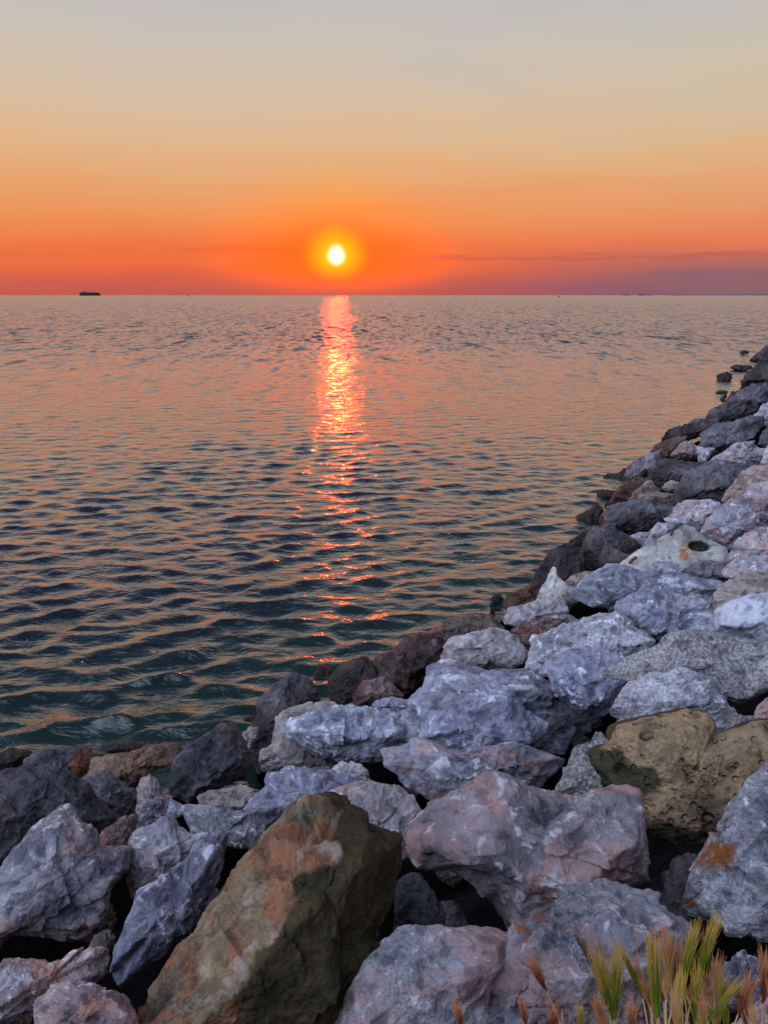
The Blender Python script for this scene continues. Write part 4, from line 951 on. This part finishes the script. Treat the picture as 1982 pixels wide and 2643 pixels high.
def coast():
    n = 90; xs = np.linspace(0, 1, n); D = 21000.; V = []; rs = np.random.RandomState(3)
    px = 1760 + xs * 330; hgt = 3 + 26 * xs ** 1.3 + rs.uniform(0, 5, n)
    for i in range(n):
        x, y = at_dist(px[i], D); V += [(x, y, -3), (x, y + 60, hgt[i]), (x * 1.05, y + 1600, hgt[i] * 1.4 + 4), (x * 1.08, y + 3000, -3)]
    Fc = [(4 * i + j, 4 * i + 4 + j, 4 * i + 5 + j, 4 * i + 1 + j) for i in range(n - 1) for j in range(3)]
    tag(mesh_np('hills', V, Fc, 4, M['land']), kind='structure')
    # low port buildings and islets seen against the band
    for (p, w_, h_, nm, lb) in ((1615, 60, 13, 'warehouse', 'long low warehouse far off on the horizon, left of the stepped one'), (1654, 46, 22, 'warehouse', 'stepped warehouse far off on the horizon, tallest of the far buildings'), (1672, 50, 11, 'warehouse', 'low shed far off on the horizon right of the stepped warehouse')):
        x, y = at_dist(p, 14000.); root = empty(nm, (x, y, 0)); boxes('wall', [(-w_, w_, -20, 20, -2, h_ * .7)], 'land', root)
        boxes('roof', [(-w_ * .5, w_ * .8, -22, 22, h_ * .7, h_)], 'land', root); tag(root, lb, 'building')
coast()

# ------------------------------------------------------------------ foam flecks
def foam():
    m, t, b = mat('sea_foam'); b.inputs['Base Color'].default_value = (.55, .55, .56, 1); b.inputs['Roughness'].default_value = .9
    rs = np.random.RandomState(5); V, Fc = [], []
    while len(Fc) < 150:
        x, y = rs.uniform(-7, 4), rs.uniform(6, 17); d = float(inland(np.array([x]), np.array([y]))[0])
        if d > -.3 or rs.rand() > math.exp((d) / 5.): continue
        s_ = rs.uniform(.003, .011); k = len(V)
        for i in range(6):
            a = 6.283 * i / 6; V.append((x + s_ * (1 + rs.rand()) * math.cos(a), y + s_ * (1 + rs.rand()) * math.sin(a), 0))
        V.append((x, y, .012)); Fc += [(k + i, k + (i + 1) % 6, k + 6) for i in range(6)]
    # lay each fleck on the waves
    sea = bpy.data.objects['sea_water']; dg = bpy.context.evaluated_depsgraph_get()
    from mathutils.bvhtree import BVHTree
    bv = BVHTree.FromObject(sea, dg)
    W = []
    for i in range(0, len(V), 7):
        h_ = bv.ray_cast(Vector((V[i + 6][0], V[i + 6][1], 3)), Vector((0, 0, -1))); z = h_[0].z if h_[0] else 0
        W += [(a, b_, c_ + z + .004) for a, b_, c_ in V[i:i + 7]]
    tag(mesh_np('sea_foam', W, Fc, 3, m), kind='stuff', label='scattered white foam flecks on the water near the rocks')
foam()

# ------------------------------------------------------------------ wild barley
def grass_mat(name, base, tip, trans=.45):
    m, t, b = mat(name); at = t.new('ShaderNodeAttribute', attribute_name='tipfac')
    tc = t.new('ShaderNodeTexCoord')
    c = t.mix(t.sstep(t.m('ADD', at.outputs['Fac'], t.m('MULTIPLY', t.m('SUBTRACT', t.noise(tc.outputs['Object'], 60., 3), .5), .5)), .25, .85), base, tip)
    t.put(b.inputs['Base Color'], c); b.inputs['Roughness'].default_value = .6; b.inputs['Specular IOR Level'].default_value = .3
    tr = t.new('ShaderNodeBsdfTranslucent'); t.put(tr.inputs[0], c); mx = t.new('ShaderNodeMixShader'); mx.inputs[0].default_value = trans
    t.l.new(b.outputs[0], mx.inputs[1]); t.l.new(tr.outputs[0], mx.inputs[2])
    out = [n for n in t.n if n.type == 'OUTPUT_MATERIAL'][0]; t.l.new(mx.outputs[0], out.inputs[0]); return m
GM = {'green': grass_mat('green_barley', (.22, .30, .022), (.80, .56, .11)), 'rust': grass_mat('rust_barley', (.34, .07, .015), (.85, .40, .18)),
      'straw': grass_mat('straw_barley', (.66, .36, .10), (.85, .48, .22)), 'stem': grass_mat('barley_stem', (.40, .36, .10), (.75, .50, .22))}
class Strands:
    def __init__(s): s.V = []; s.F = []; s.T = []
    def tube(s, pts, rad, n=3, tf=None):
        pts = [np.array(p, float) for p in pts]; k0 = len(s.V)
        for j, p in enumerate(pts):
            d = pts[min(j + 1, len(pts) - 1)] - pts[max(j - 1, 0)]; d /= (np.linalg.norm(d) + 1e-9)
            u = np.cross(d, [.3, 1., .1]); u /= (np.linalg.norm(u) + 1e-9); w_ = np.cross(d, u)
            for i in range(n):
                a = 6.283 * i / n; s.V.append(p + rad[j] * (math.cos(a) * u + math.sin(a) * w_)); s.T.append(tf[j] if tf else j / (len(pts) - 1))
        for j in range(len(pts) - 1):
            for i in range(n):
                a, b_ = k0 + j * n + i, k0 + j * n + (i + 1) % n; s.F += [(a, b_, b_ + n), (a, b_ + n, a + n)]
    def blade(s, pts, wd, side):
        k0 = len(s.V); side = np.array(side, float)
        for j, p in enumerate(pts):
            for q in (-1, 0, 1):
                s.V.append(np.array(p) + side * wd[j] * q + np.array([0, wd[j] * .35 * (q == 0), 0])); s.T.append(j / (len(pts) - 1))
        for j in range(len(pts) - 1):
            for i in range(2):
                a = k0 + j * 3 + i; s.F += [(a, a + 1, a + 4), (a, a + 4, a + 3)]
    def build(s, name, m, par, o0):
        o = mesh_np(name, np.array(s.V) - o0, s.F, 3, m, parent=par)
        at = o.data.attributes.new('tipfac', 'FLOAT', 'POINT'); at.data.foreach_set('value', np.array(s.T, np.float32)); return o
def barley(bx, by, tx, ty, kind, t, label, fan=1., dense=46, leaf=False):
    x0, y0, s = ZOOM['B']; rs = np.random.RandomState(int(bx * 7 + by))
    def P(px, py, tt): r = ray(x0 + px / s, y0 + py / s); p = r * tt; p[2] += H; return p
    Bs, Tp = P(bx, by, t), P(tx, ty, t * rs.uniform(.98, 1.03)); ax = Tp - Bs; L = np.linalg.norm(ax); ax /= L
    # root on the bank, behind and below
    root = np.array([Bs[0] * .9 - ax[0] * .10 + rs.uniform(-.02, .02), min(.70, Bs[1] - .12), 3.21])
    e = empty('wild_barley', tuple(root)); tag(e, label, 'grass stalk', 'wild barley stalks on the bank')
    st = Strands(); c1 = Bs - ax * .5 * np.linalg.norm(Bs - root); pts = []
    for q in np.linspace(0, 1, 9): pts.append((1 - q) ** 2 * root + 2 * q * (1 - q) * c1 + q * q * Bs)
    st.tube(pts, [.0013] * 9, 5); st.build('stem', GM['stem'], e, root)
    sk = Strands(); core = [Bs + ax * L * q for q in (0, .2, .4, .62)]
    w_ = L * .030; dense = int(dense * 1.8)
    sk.tube(core, [w_ * .5, w_, w_ * .9, w_ * .2], 6, tf=[0, .15, .3, .45])
    u = np.cross(ax, [0, 1, 0]); u /= np.linalg.norm(u); v_ = np.cross(ax, u)
    for i in range(dense):
        q = rs.uniform(.0, .58); a = rs.uniform(0, 6.283); sp_ = fan * rs.uniform(.05, .34)
        d = ax + sp_ * (math.cos(a) * u + math.sin(a) * v_); d /= np.linalg.norm(d)
        st0 = Bs + ax * L * q + (math.cos(a) * u + math.sin(a) * v_) * w_ * .6
        ln = L * rs.uniform(.40, .72); ln = min(ln, L * (1.2 - q))
        mid = st0 + d * ln * .5 + rs.normal(size=3) * L * .018
        # grain at the foot of the awn, then the awn
        sk.tube([st0, st0 + d * ln * .12, st0 + d * ln * .24], [L * .005, L * .009, L * .003], 4, tf=[q * .5, q * .6 + .05, q * .7 + .1])
        sk.tube([st0 + d * ln * .1, mid, st0 + d * ln], [.00045, .00035, .00014], 3, tf=[q * .8, q * .6 + .35, min(1, q + .7)])
    sk.build('spike', GM[kind], e, root)
    if leaf:
        lf = Strands(); a = rs.uniform(-.6, .6); p0 = pts[4]; pp = [p0 + np.array([a * .10 * q, -.01 * q, .11 * q - .10 * q * q]) for q in np.linspace(0, 1.2, 7)]
        lf.blade(pp, [.002, .0032, .0032, .003, .0022, .0013, .0003], (.35, 1, 0)); lf.build('leaf', GM['stem' if kind != 'green' else 'green'], e, root)
SP = [(710,1258,638,1118,'rust',1.25,'rust-brown barley spike leaning left, alone in front of the rough boulder',.9,60,False),
 (628,1420,603,1300,'rust',1.2,'short rust spike cut by the bottom edge, left of the drooping dry leaf',.9,50,True),
 (350,1425,325,1310,'rust',1.15,'leftmost barley spike, orange, at the bottom edge',1.7,60,False),
 (745,1440,738,1320,'rust',1.15,'small orange spike at the bottom edge under the lone leaning one',1.2,46,True),
 (995,1378,925,1098,'green',1.12,'left arm of the green V of barley spikes',0.64,88,False),
 (1000,1380,1012,1088,'green',1.14,'right arm of the green V of barley spikes',0.64,88,False),
 (1122,1262,1016,1066,'green',1.2,'thin dark green spike slanting up left above the green V',0.28,48,False),
 (1122,1290,1088,1120,'rust',1.22,'rust spike close right of the slanting thin green one',.9,50,False),
 (1185,1370,1163,1045,'green',1.1,'straight tall dark green spike in the middle of the clump',0.48,88,False),
 (1215,1045,1208,982,'rust',1.4,'tiny rust spike topmost in front of the rough boulder',1.2,36,False),
 (1165,1130,1155,1020,'rust',1.3,'rust tip rising behind the straight tall green spike',.9,40,False),
 (1245,1260,1212,1010,'straw',1.2,'tallest pinkish straw spike in the middle of the clump',1.2,80,True),
 (1262,1240,1236,1040,'straw',1.24,'straw spike behind the tallest pinkish one',1.3,70,False),
 (1300,1270,1275,1050,'straw',1.22,'straw spike leaning by the left upright green plume',1.1,70,False),
 (1292,1220,1345,985,'green',1.16,'left one of the two upright green plumes at the top right of the clump',0.56,88,False),
 (1355,1200,1432,958,'green',1.18,'right one of the two upright green plumes, highest of all spikes',0.56,88,False),
 (1430,1300,1442,1110,'straw',1.2,'pink straw spike right of the green plumes',1.1,70,True),
 (1345,1399,1352,1170,'green',1.08,'green spike under the left plume near the bottom edge',0.56,72,False),
 (1262,1440,1290,1190,'green',1.05,'green spike in the lower middle with a straw spike before it',0.56,72,False),
 (1402,1390,1525,1225,'green',1.1,'green blade-like spike slanting up right in the lower right',0.48,64,False),
 (1470,1400,1465,1200,'green',1.15,'dull green spike under the pink straw one',0.64,56,False),
 (1528,1360,1592,1195,'rust',1.1,'rust-orange spike leaning right in the lower right',1.3,70,True),
 (1636,1310,1652,1075,'rust',1.15,'rust spike at the right edge of the picture',1.1,60,False),
 (1268,1430,1258,1270,'straw',1.0,'orange straw spike at the bottom centre of the clump',1.3,60,False),
 (1078,1440,1075,1310,'rust',1.05,'fuzzy orange spike at the bottom edge right of the green V',1.6,70,False),
 (872,1440,848,1325,'green',1.1,'short green spike at the bottom edge left of the green V',0.88,48,False),
 (962,1420,925,1290,'straw',1.08,'straw spike crossing the foot of the green V',1.3,60,True),
 (1385,1430,1378,1290,'straw',1.02,'short straw spike at the bottom edge right of centre of the clump',1.2,50,True),
 (1600,1440,1590,1330,'straw',1.05,'straw spike at the bottom right over the pink rock corner',1.4,50,True)]
for (a, b_, c_, d_, k_, t_, lb_, fan_, dn_, lf_) in SP: barley(a, b_, c_, d_, k_, t_, lb_, fan_, dn_, lf_)

def dry_stems():
    rs = np.random.RandomState(21)
    for i in range(26):
        x = rs.uniform(.02, .62); root = np.array([x, rs.uniform(.55, .72), 3.21]); hgt = rs.uniform(.18, .33); lean = rs.normal() * .09
        pts = []
        for q in np.linspace(0, 1, 10):
            pts.append(root + np.array([lean * q * 1.2 + rs.normal() * .002, .14 * q + .02 * math.sin(q * 3 + i), hgt * (q - .28 * q ** 3 * (i % 3 == 0))]))
        if i % 3 == 0: pts += [pts[-1] + np.array([.03 * k * np.sign(lean), .005 * k, -.022 * k]) for k in (1, 2)]
        st = Strands(); n = len(pts); st.tube(pts, [.0011 - .0008 * j / n for j in range(n)], 4)
        o = st.build('dry_grass_stem', GM['straw' if i % 2 else 'stem'], None, root); o.location = root
        tag(o, 'thin bare dry grass stem rising among the wild barley', 'grass stalk', 'bare dry stems among the barley')
dry_stems()

_r = np.random.RandomState(77)
for i in range(26):
    bx = _r.uniform(1130, 1640); top = _r.uniform(1180, 1330); k_ = ('straw', 'green', 'rust', 'straw')[i % 4]
    barley(bx, top + _r.uniform(90, 150), bx + _r.normal() * 28, top, k_, _r.uniform(1.05, 1.3), 'small feathery barley spike in the thick of the clump', _r.uniform(.7, 1.3), 34, i % 3 == 0)
